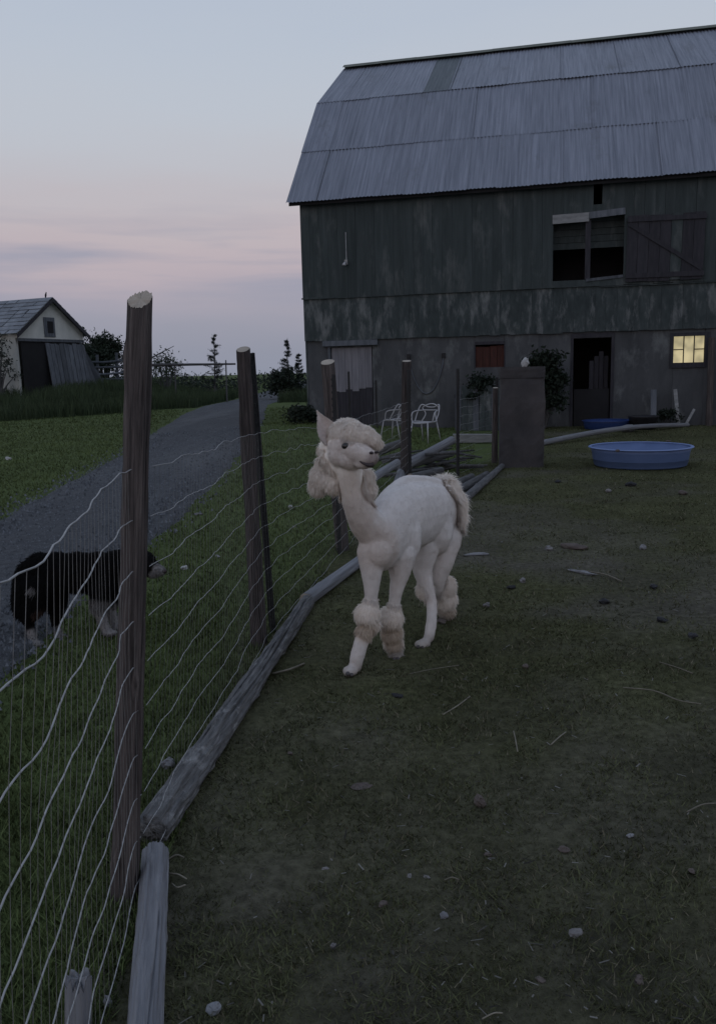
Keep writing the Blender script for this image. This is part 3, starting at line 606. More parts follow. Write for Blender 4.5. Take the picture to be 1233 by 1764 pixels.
# ------------------------------------------------------------------ remeshed bodies
def sph(c, r, n=16, m=10, R=None):
    a = np.linspace(0, 2*math.pi, n, endpoint=False); b = np.linspace(0, math.pi, m+1)[1:-1]
    v = [(0, 0, 1)]+[(math.sin(t)*math.cos(p), math.sin(t)*math.sin(p), math.cos(t)) for t in b for p in a]+[(0, 0, -1)]
    k = len(b); f = [(0, 1+i, 1+(i+1) % n) for i in range(n)]+[(1+j*n+i, 1+(j+1)*n+i, 1+(j+1)*n+(i+1) % n, 1+j*n+(i+1) % n) for j in range(k-1) for i in range(n)]+[(1+(k-1)*n+i, 1+k*n, 1+(k-1)*n+(i+1) % n) for i in range(n)]
    v = np.array(v)*np.broadcast_to(np.asarray(r, float), (3,))
    if R is not None: v = v @ np.asarray(R).T
    return v+np.asarray(c), f
def crv(pts, n=8):
    """catmull-rom through rows"""
    p = np.asarray(pts, float); q = np.vstack([2*p[0]-p[1], p, 2*p[-1]-p[-2]]); out = []
    for i in range(1, len(q)-2):
        for t in np.linspace(0, 1, n, endpoint=False):
            out.append(.5*((2*q[i])+(-q[i-1]+q[i+1])*t+(2*q[i-1]-5*q[i]+4*q[i+1]-q[i+2])*t*t+(-q[i-1]+3*q[i]-3*q[i+1]+q[i+2])*t**3))
    out.append(p[-1]); return np.array(out)
class Body:
    def __init__(s): s.mb = MB()
    def ball(s, c, r, R=None): s.mb.add(*sph(c, r, R=R)); return s
    def limb(s, pts, n=8, vs=1.0):
        for q in crv(pts, n): s.mb.add(*sph(q[:3], (q[3], q[3], q[3]*vs), 12, 8))
        return s
    def build(s, vox, smooth=6):
        o = link('tmp', new_mesh('tmp', s.mb.v, s.mb.f)); r = o.modifiers.new('r', 'REMESH'); r.mode = 'VOXEL'; r.voxel_size = vox
        k = o.modifiers.new('s', 'SMOOTH'); k.factor = .5; k.iterations = smooth
        dg = bpy.context.evaluated_depsgraph_get(); dg.update(); me = bpy.data.meshes.new_from_object(o.evaluated_get(dg))
        old = o.data; bpy.data.objects.remove(o); bpy.data.meshes.remove(old)
        me.polygons.foreach_set('use_smooth', np.ones(len(me.polygons), bool)); return me
def mesh_np(me):
    V = np.empty(len(me.vertices)*3, np.float32); me.vertices.foreach_get('co', V); V = V.reshape(-1, 3)
    me.calc_loop_triangles(); T = np.empty(len(me.loop_triangles)*3, np.int32); me.loop_triangles.foreach_get('vertices', T)
    Nn = np.empty(len(me.vertices)*3, np.float32); me.vertices.foreach_get('normal', Nn)
    return V, T.reshape(-1, 3), Nn.reshape(-1, 3)
def setcol(me, c):
    a = me.color_attributes.new('Col', 'FLOAT_COLOR', 'POINT'); q = np.ones((len(me.vertices), 4), np.float32); q[:, :3] = c; a.data.foreach_set('color', q.ravel())
def sample(V, T, Nn, n, wfun):
    a, b, c = V[T[:, 0]], V[T[:, 1]], V[T[:, 2]]; ar = np.linalg.norm(np.cross(b-a, c-a), axis=1)*wfun((a+b+c)/3)
    k = RNG.choice(len(T), n, p=ar/ar.sum()); r1 = np.sqrt(RNG.random(n))[:, None]; r2 = RNG.random(n)[:, None]
    p = a[k]*(1-r1)+b[k]*r1*(1-r2)+c[k]*r1*r2; nn = Nn[T[k, 0]]+Nn[T[k, 1]]+Nn[T[k, 2]]; nn /= np.linalg.norm(nn, axis=1, keepdims=True)+1e-9
    return p, nn
def strands(name, p, nrm, ln, col, width, parent, droop=.4, jitter=.35, comb=None, curl=.0, lay=.6, mat='strand'):
    """wool locks: flat tapering ribbons, combed partly along the skin, their broad side outwards"""
    n = len(p); g = np.array([0, 0, -1.0]); t = g+RNG.normal(0, jitter, (n, 3))
    if comb is not None: t = t+comb
    t = t-nrm*np.sum(t*nrm, axis=1, keepdims=True); t /= np.linalg.norm(t, axis=1, keepdims=True)+1e-6
    d = nrm*(1-lay)+t*lay+RNG.normal(0, jitter*.3, (n, 3)); d /= np.linalg.norm(d, axis=1, keepdims=True)
    side = np.cross(d, nrm)+RNG.normal(0, .12, (n, 3)); side /= np.linalg.norm(side, axis=1, keepdims=True)+1e-6
    w = (np.asarray(width)*RNG.uniform(.6, 1.3, n))[:, None]*side; ln = ln[:, None]
    q0 = p-nrm*.003; q1 = p+d*ln*.5+nrm*ln*.08+RNG.normal(0, 1, (n, 3))*ln*curl; q2 = p+d*ln*.92+g*ln*droop*.3+RNG.normal(0, 1, (n, 3))*ln*curl
    V = np.stack([q0-w, q0+w, q1+w*.9, q1-w*.9, q2], 1).reshape(-1, 3); i = np.arange(n)[:, None]*5
    F = np.concatenate([i+np.array([[0, 1, 2]]), i+np.array([[0, 2, 3]]), i+np.array([[3, 2, 4]])])
    return link(name, np_mesh(name, V, F, False, np.repeat(col, 5, 0)), MT[mat], parent)

# ------------------------------------------------------------------ the alpaca
def alpaca():
    org = G(690, 1130); org[2] = 0
    root = empty('alpaca', tuple(org), 0, 'freshly shorn cream alpaca walking towards the viewer in the paddock', 'alpaca')
    K = lambda u, v, y, *r: np.array(list(A(u, v, y)-org)+list(r))
    B = Body()
    # trunk: deep chest, slightly narrower loin
    hd = np.array([A(655, 905, 4.55)-A(765, 890, 5.2)]); hd = hd[0]; hd[2] = 0; hd /= np.linalg.norm(hd); sd_ = np.array([-hd[1], hd[0], 0])
    R = np.stack([hd, sd_, np.array([0, 0, 1.])], 1)
    for u, v, y, rl, rs, rz in crv(np.array(((656, 928, 4.52, .13, .12, .178), (674, 909, 4.64, .16, .13, .203), (694, 893, 4.78, .18, .13, .203), (716, 886, 4.92, .18, .135, .20), (736, 881, 5.05, .17, .135, .185), (752, 880, 5.16, .14, .13, .175), (761, 882, 5.24, .11, .115, .165))), 5):
        B.ball(K(u, v, y), (rl, rs, rz), R)
    B.ball(K(752, 908, 5.06), (.12, .10, .175), R); B.ball(K(700, 925, 4.66), (.10, .08, .15), R); B.ball(K(650, 950, 4.44), (.085, .085, .10))
    B.limb([K(650, 872, 4.60, .03), K(674, 846, 4.72, .035), K(700, 829, 4.86, .034), K(724, 827, 4.98, .03), K(748, 832, 5.1, .034), K(766, 842, 5.22, .035)], 8)
    # neck rising to the head
    B.limb([K(653, 925, 4.50, .112), K(626, 893, 4.42, .088), K(611, 862, 4.38, .072), K(604, 830, 4.36, .068), K(600, 795, 4.36, .075)], 10)
    # skull and muzzle, turned to the right of the picture
    B.ball(K(594, 768, 4.35), (.095, .09, .095))
    B.ball(K(588, 783, 4.335), (.075, .072, .07)); B.ball(K(604, 786, 4.31), (.075, .06, .055))
    B.limb([K(608, 776, 4.29, .066), K(622, 782, 4.24, .055), K(634, 787, 4.20, .044), K(639, 789, 4.185, .038)], 8)
    B.ball(K(626, 799, 4.225), (.048, .04, .028)); B.ball(K(606, 792, 4.29), (.075, .06, .052)); B.ball(K(634, 790, 4.2), (.04, .04, .04)); B.ball(K(640, 782, 4.18), (.026, .026, .02))
    # wool cores: topknot, ruff, tail
    for u, v, y, r in ((590, 746, 4.35, .07), (610, 746, 4.305, .064), (627, 750, 4.28, .056), (641, 757, 4.275, .042), (650, 765, 4.285, .03), (579, 748, 4.41, .062), (602, 738, 4.37, .058), (594, 735, 4.40, .05)): B.ball(K(u, v, y), (r, r, r*.8))
    for u, v, y, r in ((566, 802, 4.44, .066), (556, 822, 4.44, .064), (548, 836, 4.45, .048), (576, 828, 4.41, .062), (590, 815, 4.46, .08), (626, 826, 4.43, .056), (632, 842, 4.43, .05), (627, 856, 4.45, .042), (610, 845, 4.5, .07)): B.ball(K(u, v, y), (r, r, r*1.05))
    for u, v, y, r in ((768, 848, 5.22, .085), (779, 868, 5.24, .078), (786, 888, 5.25, .05)): B.ball(K(u, v, y), (r*.8, r, r*1.1))
    for u, v, y, r in ((573, 788, 4.39, .06), (566, 772, 4.42, .055), (580, 802, 4.37, .05)): B.ball(K(u, v, y), (r, r, r))
    # legs
    FL = [K(640, 950, 4.46, .085), K(640, 985, 4.43, .060), K(639, 1020, 4.41, .041), K(636, 1055, 4.40, .036), K(627, 1090, 4.38, .044), K(617, 1125, 4.35, .042), K(612, 1148, 4.345, .038)]
    FR = [K(688, 955, 4.62, .095), K(688, 990, 4.60, .058), K(682, 1020, 4.58, .038), K(678, 1055, 4.58, .036), K(677, 1090, 4.60, .046), K(680, 1115, 4.61, .040), K(681, 1126, 4.61, .036)]
    HA = [K(728, 945, 5.02, .10), K(727, 980, 4.98, .062), K(735, 1012, 4.95, .044), K(743, 1040, 4.93, .036), K(742, 1075, 4.86, .034), K(738, 1098, 4.82, .034)]
    HB = [K(760, 925, 5.20, .13), K(759, 965, 5.14, .085), K(753, 1000, 5.12, .055), K(757, 1025, 5.17, .042), K(766, 1050, 5.26, .038), K(773, 1068, 5.34, .034)]
    for l in (FL, FR, HA, HB): B.limb(l, 10)
    # feet: two-toed pads
    for u, v, y, dx in ((606, 1155, 4.315, -.012), (602, 1156, 4.30, -.01), (682, 1131, 4.58, 0), (731, 1108, 4.78, -.01), (725, 1111, 4.765, -.01), (777, 1076, 5.37, .01)): B.ball(K(u, v, y), (.036, .05, .027))
    puffs = [(632, 1058, 4.395, .066, 1.05), (636, 1075, 4.40, .056, 1.1), (672, 1066, 4.575, .07, 1.05), (675, 1090, 4.59, .060, 1.1), (678, 1108, 4.60, .052, 1.0), (729, 1016, 4.97, .045, 1.2), (768, 1010, 5.18, .062, 1.1), (768, 1032, 5.2, .066, 1.2), (770, 1052, 5.26, .05, 1.1)]
    for u, v, y, r, s in puffs: B.ball(K(u, v, y), (r*.96, r*.96, r*.92*s))
    me = B.build(.0075, 9)
    V, T, Nn = mesh_np(me)
    cen = lambda l: np.array([K(*q[:3]) for q in l])
    def near(P, l, r):
        c = cen(l); rr = np.array([q[3] for q in l])*r
        return np.max(1-np.clip(np.linalg.norm(P[:, None]-c[None], axis=2)/rr[None], 0, 1), axis=1)
    top = [(592, 741, 4.37, .095), (613, 740, 4.30, .088), (630, 747, 4.28, .076), (646, 758, 4.27, .05), (579, 743, 4.43, .085)]
    ruff = [(570, 782, 4.43, .08), (560, 805, 4.44, .12), (552, 828, 4.45, .12), (575, 832, 4.43, .1), (588, 815, 4.48, .12), (630, 834, 4.42, .10), (626, 856, 4.44, .08), (610, 846, 4.52, .11)]
    tail = [(772, 844, 5.22, .13), (784, 870, 5.23, .13), (789, 892, 5.25, .09)]
    pf = [(q[0], q[1], q[2], q[3]*1.5) for q in puffs]
    def colour(P):
        n = fbm(P*9, 91, 3)[:, None]; n4 = fbm(P*np.array([38, 38, 30]), 93, 3)[:, None]; c = np.array([.64, .605, .585])*(.86+.2*n+.10*n4)                      # shorn grey-white trunk
        hw = sstep(.0, .3, np.maximum(near(P, [(600, 775, 4.32, .3)], 1), np.maximum(np.maximum(near(P, top, 1.2), near(P, ruff, 1.2)), np.maximum(near(P, tail, 1.1), near(P, pf, 1.1)))))[:, None]
        c = c*(1-hw)+np.array([.87, .81, .75])*(.92+.16*n)*hw
        fc = sstep(0, .3, near(P, [(588, 780, 4.27, .10), (604, 780, 4.29, .095), (622, 784, 4.22, .09), (640, 790, 4.17, .085)], 1))[:, None]; c = c*(1-fc)+np.array([.60, .535, .495])*(.86+.14*n+.14*n4)*fc
        ch = sstep(.0, .5, np.maximum(near(P, [(640, 945, 4.38, .21), (622, 880, 4.30, .16), (660, 965, 4.36, .18), (600, 845, 4.28, .12), (612, 915, 4.3, .15)], 1), 0))[:, None]
        c = c*(1-ch*.6)+np.array([.54, .45, .39])*ch*.6                                          # warmer brown blended over throat and breast
        lg = sstep(.62, .5, P[:, 2])[:, None]*(1-sstep(0, .2, near(P, pf, 1.05))[:, None]); c = c*(1-lg)+np.array([.60, .55, .52])*(.84+.2*n+.14*n4)*lg
        st = sstep(0, .6, near(P, [(628, 1085, 4.36, .09), (673, 1092, 4.54, .10), (777, 1065, 5.25, .11), (680, 1110, 4.55, .07)], 1))[:, None]; c = c*(1-st*.55)+np.array([.46, .34, .22])*st*.55
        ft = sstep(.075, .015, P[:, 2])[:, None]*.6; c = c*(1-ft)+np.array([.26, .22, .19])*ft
        mz = sstep(0, .7, near(P, [(646, 795, 4.15, .07)], 1))[:, None]; c = c*(1-mz*.7)+np.array([.25, .2, .2])*mz*.7
        return c
    V = V+Nn*((fbm(V*12, 97, 3)-.5)*.012+(fbm(V*70, 98, 2)-.5)*.002)[:, None]*(1-.8*(near(V, [(606, 782, 4.29, .16)], 1) > 0))[:, None]; me.vertices.foreach_set('co', V.astype(np.float32).ravel()); me.update(); V, T, Nn = mesh_np(me)
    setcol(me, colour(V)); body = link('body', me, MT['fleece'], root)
    # short nap over the whole animal
    face = [(604, 782, 4.30, .085), (622, 784, 4.23, .08), (640, 790, 4.18, .075), (598, 775, 4.29, .06)]
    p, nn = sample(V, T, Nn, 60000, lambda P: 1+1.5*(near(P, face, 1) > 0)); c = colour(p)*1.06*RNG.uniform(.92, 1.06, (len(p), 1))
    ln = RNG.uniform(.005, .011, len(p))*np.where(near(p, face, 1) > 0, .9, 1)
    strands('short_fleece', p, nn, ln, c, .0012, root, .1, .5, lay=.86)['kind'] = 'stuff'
    for nm, reg, cnt, l0, l1, dr, cu in (('topknot', top, 16000, .012, .03, .2, .05), ('neck_ruff', ruff, 22000, .018, .04, .35, .05), ('tail_wool', tail, 13000, .03, .075, .5, .07), ('leg_wool', pf, 24000, .016, .040, .3, .05)):
        f = lambda P: (near(P, reg, 1) > .03)*(near(P, face, .95) <= 0)+1e-9
        p, nn = sample(V, T, Nn, cnt, f); k = (near(p, reg, 1) > .03); p, nn = p[k], nn[k]
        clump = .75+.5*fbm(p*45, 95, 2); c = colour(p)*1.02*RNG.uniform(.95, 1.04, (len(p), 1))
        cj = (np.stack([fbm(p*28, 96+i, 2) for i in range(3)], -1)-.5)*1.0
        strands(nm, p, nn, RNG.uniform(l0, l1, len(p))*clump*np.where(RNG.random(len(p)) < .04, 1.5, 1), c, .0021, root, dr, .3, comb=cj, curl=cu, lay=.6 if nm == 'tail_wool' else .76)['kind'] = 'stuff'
    # eyes, nostrils, mouth, ears, toenails
    def eyeball(u, v, y, r): 
        v_, f_ = sph(K(u, v, y), (r, r*.8, r*.72), 14, 10); link('eye', new_mesh('eye', v_, f_, True), MT['eye'], root)
    eyeball(597, 768.5, 4.256, .0265); eyeball(645, 768, 4.30, .015)
    for q in ((639.5, 780, 4.150), (648.5, 779, 4.163)):
        v_, f_ = sph(K(*q), (.011, .010, .0075), 10, 8); link('nostril', new_mesh('nostril', v_, f_, True), MT['nose'], root)
    m = [K(620, 795, 4.185, .004), K(628, 799, 4.166, .007), K(636, 801.5, 4.15, .011), K(643, 800, 4.15, .012)]
    m = crv(m, 5); v_, f_ = tube(m[:, :3], m[:, 3], 6); link('mouth', new_mesh('mouth', v_, f_, True), MT['nose'], root)
    def ear(base, tip, w, nm):
        b = K(*base); t = K(*tip); ax = t-b; ln = np.linalg.norm(ax); ax /= ln; to = np.array([.25, -1, 0.]); to -= ax*(to@ax); to /= np.linalg.norm(to); sd2 = np.cross(ax, to); vs, fs = [], []; n = 9; m_ = 9
        for j in range(n):
            s = j/(n-1); ww = w*(math.sin(math.pi*min(1, .28+.72*s))**.8)*(1-s**3)+.002
            for i in range(m_):
                q = -1+2*i/(m_-1); vs.append(b+ax*ln*s+sd2*ww*q-to*(ww*.75*(1-q*q)-.0*s))
        fs = [(j*m_+i, j*m_+i+1, (j+1)*m_+i+1, (j+1)*m_+i) for j in range(n-1) for i in range(m_-1)]
        vs2 = [x+to*-.012 for x in vs]; k = len(vs); fo = [tuple(q+k for q in reversed(x)) for x in fs]
        rim = [i for i in range(m_)]+[j*m_+m_-1 for j in range(1, n)]+[(n-1)*m_+i for i in range(m_-2, -1, -1)]+[j*m_ for j in range(n-2, 0, -1)]
        fr_ = [(rim[i], rim[(i+1) % len(rim)], rim[(i+1) % len(rim)]+k, rim[i]+k) for i in range(len(rim))]
        mesh = new_mesh(nm, vs+vs2, fs+fo+fr_, True); c = np.tile(np.array([.74, .69, .65]), (2*k, 1)); c[:k] = np.array([.68, .60, .57]); setcol(mesh, c); link(nm, mesh, MT['fleece'], root)
        Va, Ta, Na = mesh_np(mesh); p, nn = sample(Va, Ta, Na, 2500, lambda P: np.ones(len(P))); 
        cc_ = np.tile(np.array([.74, .69, .65]), (len(p), 1))*RNG.uniform(.8, 1.1, (len(p), 1)); strands('ear_fuzz', p, nn, RNG.uniform(.004, .011, len(p)), cc_, .0012, root, .3, .6, lay=.75)['kind'] = 'stuff'
    ear((574, 760, 4.325), (546, 707, 4.36), .052, 'ear'); ear((607, 745, 4.48), (610, 722, 4.56), .03, 'ear')
    for u, v, y in ((599, 1160.5, 4.252), (605, 1162, 4.262), (679, 1135, 4.53), (685, 1135, 4.53), (720, 1114.5, 4.715), (727, 1115.5, 4.72)):
        v_, f_ = sph(K(u, v, y), (.012, .02, .011), 10, 8); link('toenail', new_mesh('toenail', v_, f_, True), MT['hoof'], root)
alpaca()

# ------------------------------------------------------------------ the dog behind the fence
def dog():
    org = G(125, 1105); org[2] = 0
    root = empty('dog', tuple(org), 0, 'black and white long-haired dog standing beyond the wire fence', 'dog')
    K = lambda u, v, y, *r: np.array(list(A(u, v, y)-org)+list(r))
    B = Body(); k = 5.2/1450
    for u, v, y, rx, ry, rz in ((72, 988, 5.02, .11, .09, .125), (100, 985, 5.05, .13, .10, .115), (135, 986, 5.1, .14, .105, .12), (170, 989, 5.14, .13, .105, .135), (195, 990, 5.18, .11, .095, .135)): B.ball(K(u, v, y), (rx, ry, rz))
    B.limb([K(200, 980, 5.18, .11), K(222, 972, 5.18, .095), K(242, 970, 5.17, .085)], 8)
    B.ball(K(248, 968, 5.16), (.075, .07, .07)); B.limb([K(255, 973, 5.14, .055), K(268, 980, 5.12, .04), K(279, 984, 5.10, .030)], 8)
    B.ball(K(265, 990, 5.12), (.045, .03, .02))
    B.limb([K(66, 1010, 4.98, .10), K(62, 1045, 4.95, .055), K(52, 1070, 4.98, .032), K(56, 1095, 4.96, .028), K(58, 1106, 4.95, .028)], 8)
    B.limb([K(90, 1015, 5.12, .10), K(98, 1048, 5.10, .05), K(96, 1072, 5.14, .03), K(102, 1095, 5.12, .028)], 8)
    B.limb([K(180, 1015, 5.08, .08), K(172, 1045, 5.06, .05), K(178, 1070, 5.05, .034), K(185, 1088, 5.04, .03)], 8)
    B.limb([K(205, 1010, 5.22, .075), K(190, 1045, 5.2, .045), K(196, 1065, 5.17, .032), K(200, 1080, 5.15, .028)], 8)
    for u, v, y in ((64, 1109, 4.93), (108, 1099, 5.1), (190, 1090, 5.02), (205, 1081, 5.13)): B.ball(K(u, v, y), (.05, .032, .022))
    B.limb([K(48, 985, 4.98, .06), K(40, 1010, 4.95, .055), K(38, 1045, 4.94, .05), K(44, 1070, 4.93, .025)], 8)
    me = B.build(.011, 5); V, T, Nn = mesh_np(me)
    def near(P, l):
        c = np.array([K(*q[:3]) for q in l]); rr = np.array([q[3] for q in l]); return np.max(1-np.clip(np.linalg.norm(P[:, None]-c[None], axis=2)/rr[None], 0, 1), axis=1)
    def colour(P):
        c = np.tile(np.array([.010, .0095, .010]), (len(P), 1))
        w = sstep(0, .25, near(P, [(175, 1055, 5.05, .13), (180, 1080, 5.05, .12), (196, 1065, 5.17, .14), (204, 1082, 5.13, .1), (60, 1105, 4.95, .09), (105, 1098, 5.11, .08), (57, 1017, 4.88, .03), (280, 982, 5.08, .07), (272, 992, 5.1, .06)]))[:, None]
        t = sstep(0, .3, near(P, [(75, 1060, 4.93, .07), (268, 994, 5.1, .05)]))[:, None]
        c = c*(1-t)+np.array([.09, .06, .05])*t
        return c*(1-w)+np.array([.21, .20, .20])*w
    setcol(me, colour(V)); link('body', me, MT['fleece'], root)
    p, nn = sample(V, T, Nn, 30000, lambda P: .4+(P[:, 2] > .2)); face = near(p, [(265, 980, 5.12, .13), (248, 968, 5.16, .1)]) > 0
    ln = RNG.uniform(.015, .045, len(p))*np.where(p[:, 2] < .17, .4, 1)*np.where(face, .35, 1)
    strands('coat', p, nn, ln, colour(p)*RNG.uniform(.8, 1.3, (len(p), 1)), .0026, root, .6, .3, comb=np.array([-.8, 0, 0.]), lay=.7)['kind'] = 'stuff'
    v_, f_ = sph(K(284, 984, 5.085), (.016, .016, .014), 10, 8); link('nose', new_mesh('nose', v_, f_, True), MT['nose'], root)
    v_, f_ = sph(K(262, 972, 5.085), (.009, .007, .009), 10, 8); link('eye', new_mesh('eye', v_, f_, True), MT['eye'], root)
    for u, y in ((240, 5.1), (250, 5.22)):
        b = K(u, 960, y); vs = [b+np.array([-.03, 0, 0]), b+np.array([.03, 0, 0]), b+np.array([.0, .03, .0]), b+np.array([-.02, -.02, .09]), b+np.array([-.05, -.04, .05])]
        me2 = new_mesh('ear', vs, [(0, 1, 3), (1, 2, 3), (2, 0, 4), (0, 3, 4), (2, 4, 3), (0, 2, 1)], True); setcol(me2, np.array([.012, .011, .012])); link('ear', me2, MT['fleece'], root)
dog()

# ------------------------------------------------------------------ paddock things
def rock(name, c, r, mat, label, cat, seed, group=None, sub=None):
    v, f = sph((0, 0, 0), 1.0, 14, 9); n = fbm(v*1.5+seed, seed, 2)[:, None]; n2 = fbm(v*4, seed+3, 2)[:, None]
    v = v*(.35+1.0*n+.3*n2)*np.asarray(r)*(.7 if max(r) < .12 else .85); v += (fbm(v*0+v/np.asarray(r)*2.2, seed+8, 2)[:, None]-.5)*np.asarray(r)*.4
    o = link(name, new_mesh(name, v, f, max(r) > .12), MT[mat], None, tuple(c), (0, 0, seed)); return tag(o, label, cat, group)
# square pillar
pc = (G(862, 805)+G(936, 808))/2; pw = .36
B = Body()
def pillar():
    rz = -rad(20)+BA*0; root = empty('pillar', (pc[0]+.05, pc[1]+.35, 0), rad(-8), 'square stained reddish-brown concrete pillar standing in the paddock', 'pillar')
    def slab(nm, w, d, z0, z1, seed, mat):
        n = 9; m = max(4, int((z1-z0)/.09)); V = []; F = []
        ring = []
        for s in range(4):
            for i in range(n): ring.append([(-w+2*w*i/n, -d), (w, -d+2*d*i/n), (w-2*w*i/n, d), (-w, d-2*d*i/n)][s])
        ring = np.array(ring); q = len(ring)
        for j in range(m+1):
            z = z0+(z1-z0)*j/m; p = np.concatenate([ring, np.full((q, 1), z)], 1); sc = 1-.012*(j in (0, m)); dsp = (fbm(p*3.0, seed, 3)-.5)*.05+(fbm(p*14, seed+2, 2)-.5)*.02
            corner = (np.abs(ring[:, 0]) > w*.97) & (np.abs(ring[:, 1]) > d*.97); k = 1+dsp/w-.05*corner*vn(p*6, seed+4); p[:, :2] *= (k*sc)[:, None]; V.append(p)
        V = np.concatenate(V); F = [(j*q+i, j*q+(i+1) % q, (j+1)*q+(i+1) % q, (j+1)*q+i) for j in range(m) for i in range(q)]+[tuple(range(q-1, -1, -1)), tuple(range(m*q, m*q+q))]
        link(nm, new_mesh(nm, V, F, False), MT[mat], root)
    slab('shaft', .35, .33, -.1, 1.42, 5, 'pillar'); slab('cap', .355, .34, 1.425, 1.60, 9, 'pillar')
    return root
pillar()
rp_ = A(904, 628, pc[1]+.3); rock('white_stone', (rp_[0], rp_[1], 1.66), (.085, .08, .105), 'rockwhite', 'white lump of stone on top of the square pillar', 'stone', 5)
rock('boulder', tuple(G(517, 714)+np.array([0, 0, .2])), (.24, .2, .2), 'rockgrey', 'pale boulder in the grass at the barn corner', 'boulder', 6)
# paddling pools
def pool(name, c, r, h, label, mat, rim, seed, water=True):
    root = empty(name, (c[0], c[1], 0), 0, label, 'paddling pool'); n = 64
    def lathe(nm, prof, m, fl=0.0):
        vs = [(p[0]*math.cos(a)*(1+fl*math.cos(12*a)), p[0]*math.sin(a)*(1+fl*math.cos(12*a)), p[1]) for p in prof for a in np.linspace(0, 2*math.pi, n, endpoint=False)]
        fs = [(j*n+i, j*n+(i+1) % n, (j+1)*n+(i+1) % n, (j+1)*n+i) for j in range(len(prof)-1) for i in range(n)]
        return link(nm, new_mesh(nm, vs, fs, True), MT[m], root)
    lathe('shell', [(.01, .004), (r*.86, .004), (r*.885, .02), (r*.91, h*.35), (r*.915, h*.37), (r*.935, h*.72), (r*.94, h*.74), (r*.965, h*.96), (r*.95, h*.965), (r*.90, .05), (r*.85, .03), (.01, .03)], mat, .004)
    lathe('rim', [(r*.945, h*.955), (r*1.0, h*.95), (r*1.005, h*.975), (r*.99, h*1.0), (r*.945, h*1.0), (r*.94, h*.97), (r*.945, h*.955)], rim)
    if water:
        o = lathe('water', [(.01, h*.45), (r*.9, h*.45)], 'water')
    return root
pcn = (G(1030, 808)+G(1172, 811))/2; pool('paddling_pool', (pcn[0]+.22, pcn[1]+.62), .80, .31, 'round blue plastic paddling pool on the paddock grass', 'pool', 'poolrim', 1)
for u, v, s in ((1063, 779, 1), (1150, 776, 2)):
    q = A(u, v, pcn[1]+(-.1 if s == 1 else 1.3)); rock('leaf_clump', (q[0], q[1], .31), (.06, .05, .025), 'rockbrown', ('clump of wet leaves hanging on the near pool rim', 'dark leaf clump at the far side of the pool rim')[s-1], 'leaf clump', s+60)
q = G(1055, 741); pool('wading_pool', (q[0], q[1]+.5), .62, .22, 'dark blue plastic pool in front of the barn doorway', 'pooldark', 'pooldark', 2)
q = G(1114, 741); r_ = empty('rubber_tub', (q[0], q[1]+.3, 0), 0, 'low black rubber feed tub beside the barn doorway', 'tub')
v, f = sph((0, 0, 0), 1, 24, 4); vs = []; n = 28
pr = [(.01, .01), (.27, .01), (.36, .30), (.38, .32), (.36, .33), (.33, .30), (.25, .06), (.01, .06)]
vs = [(p[0]*math.cos(a), p[0]*math.sin(a), p[1]) for p in pr for a in np.linspace(0, 2*math.pi, n, endpoint=False)]
link('tub_shell', new_mesh('tub_shell', vs, [(j*n+i, j*n+(i+1) % n, (j+1)*n+(i+1) % n, (j+1)*n+i) for j in range(len(pr)-1) for i in range(n)], True), MT['black'], r_)
# lattice chairs
def chair(loc, rz, label):
    root = empty('garden_chair', tuple(loc), rz, label, 'chair', 'white lattice chairs')
    m = 'chair'
    ring = [(.27*math.cos(a), .25*math.sin(a)-.02, .45+.015*math.cos(2*a)) for a in np.linspace(0, 2*math.pi, 33)]
    MB().tube(ring, .017, 6, False).obj('seat_rim', MT[m], root, smooth=True)
    for k_ in (-.16, -.05, .06, .17):
        MB().tube([(-.25*math.sqrt(max(0, 1-(k_/.26)**2)), k_, .445), (0, k_+.02, .44), (.25*math.sqrt(max(0, 1-(k_/.26)**2)), k_, .445)], .012, 5).obj('seat_strip', MT[m], root, smooth=True)
    for sx_ in (-1, 1):
        MB().tube([(sx_*.2, -.2, .45), (sx_*.25, -.27, 0)], [.016, .011], 6).obj('leg', MT[m], root, smooth=True)
        MB().tube([(sx_*.2, .16, .45), (sx_*.24, .27, 0)], [.016, .011], 6).obj('leg', MT[m], root, smooth=True)
    # three interlaced back outlines, arms at the sides
    def loop(pts, r=.014): q = crv(pts, 7); MB().tube(q, r, 6).obj('back_loop', MT[m], root, smooth=True)
    loop([(-.27, -.12, .45), (-.29, -.05, .66), (-.2, .2, .70), (0, .26, .70), (.2, .2, .70), (.29, -.05, .66), (.27, -.12, .45)])
    loop([(-.27, 0, .45), (-.28, .12, .64), (-.23, .22, .82), (-.08, .27, .77), (.08, .27, .77), (.23, .22, .82), (.28, .12, .64), (.27, 0, .45)])
    loop([(-.2, .17, .45), (-.13, .23, .62), (-.21, .24, .76), (0, .28, .84), (.21, .24, .76), (.13, .23, .62), (.2, .17, .45)])
    return root
c1 = G(675, 758); c2 = G(737, 763); c1[2] = c2[2] = 0
chair(c1+np.array([.1, .2, 0]), rad(-125), 'white lattice garden chair on the left, half hidden by the fence post')
chair(c2+np.array([-.05, .15, 0]), rad(-38), 'white lattice garden chair on the right of the fence post')
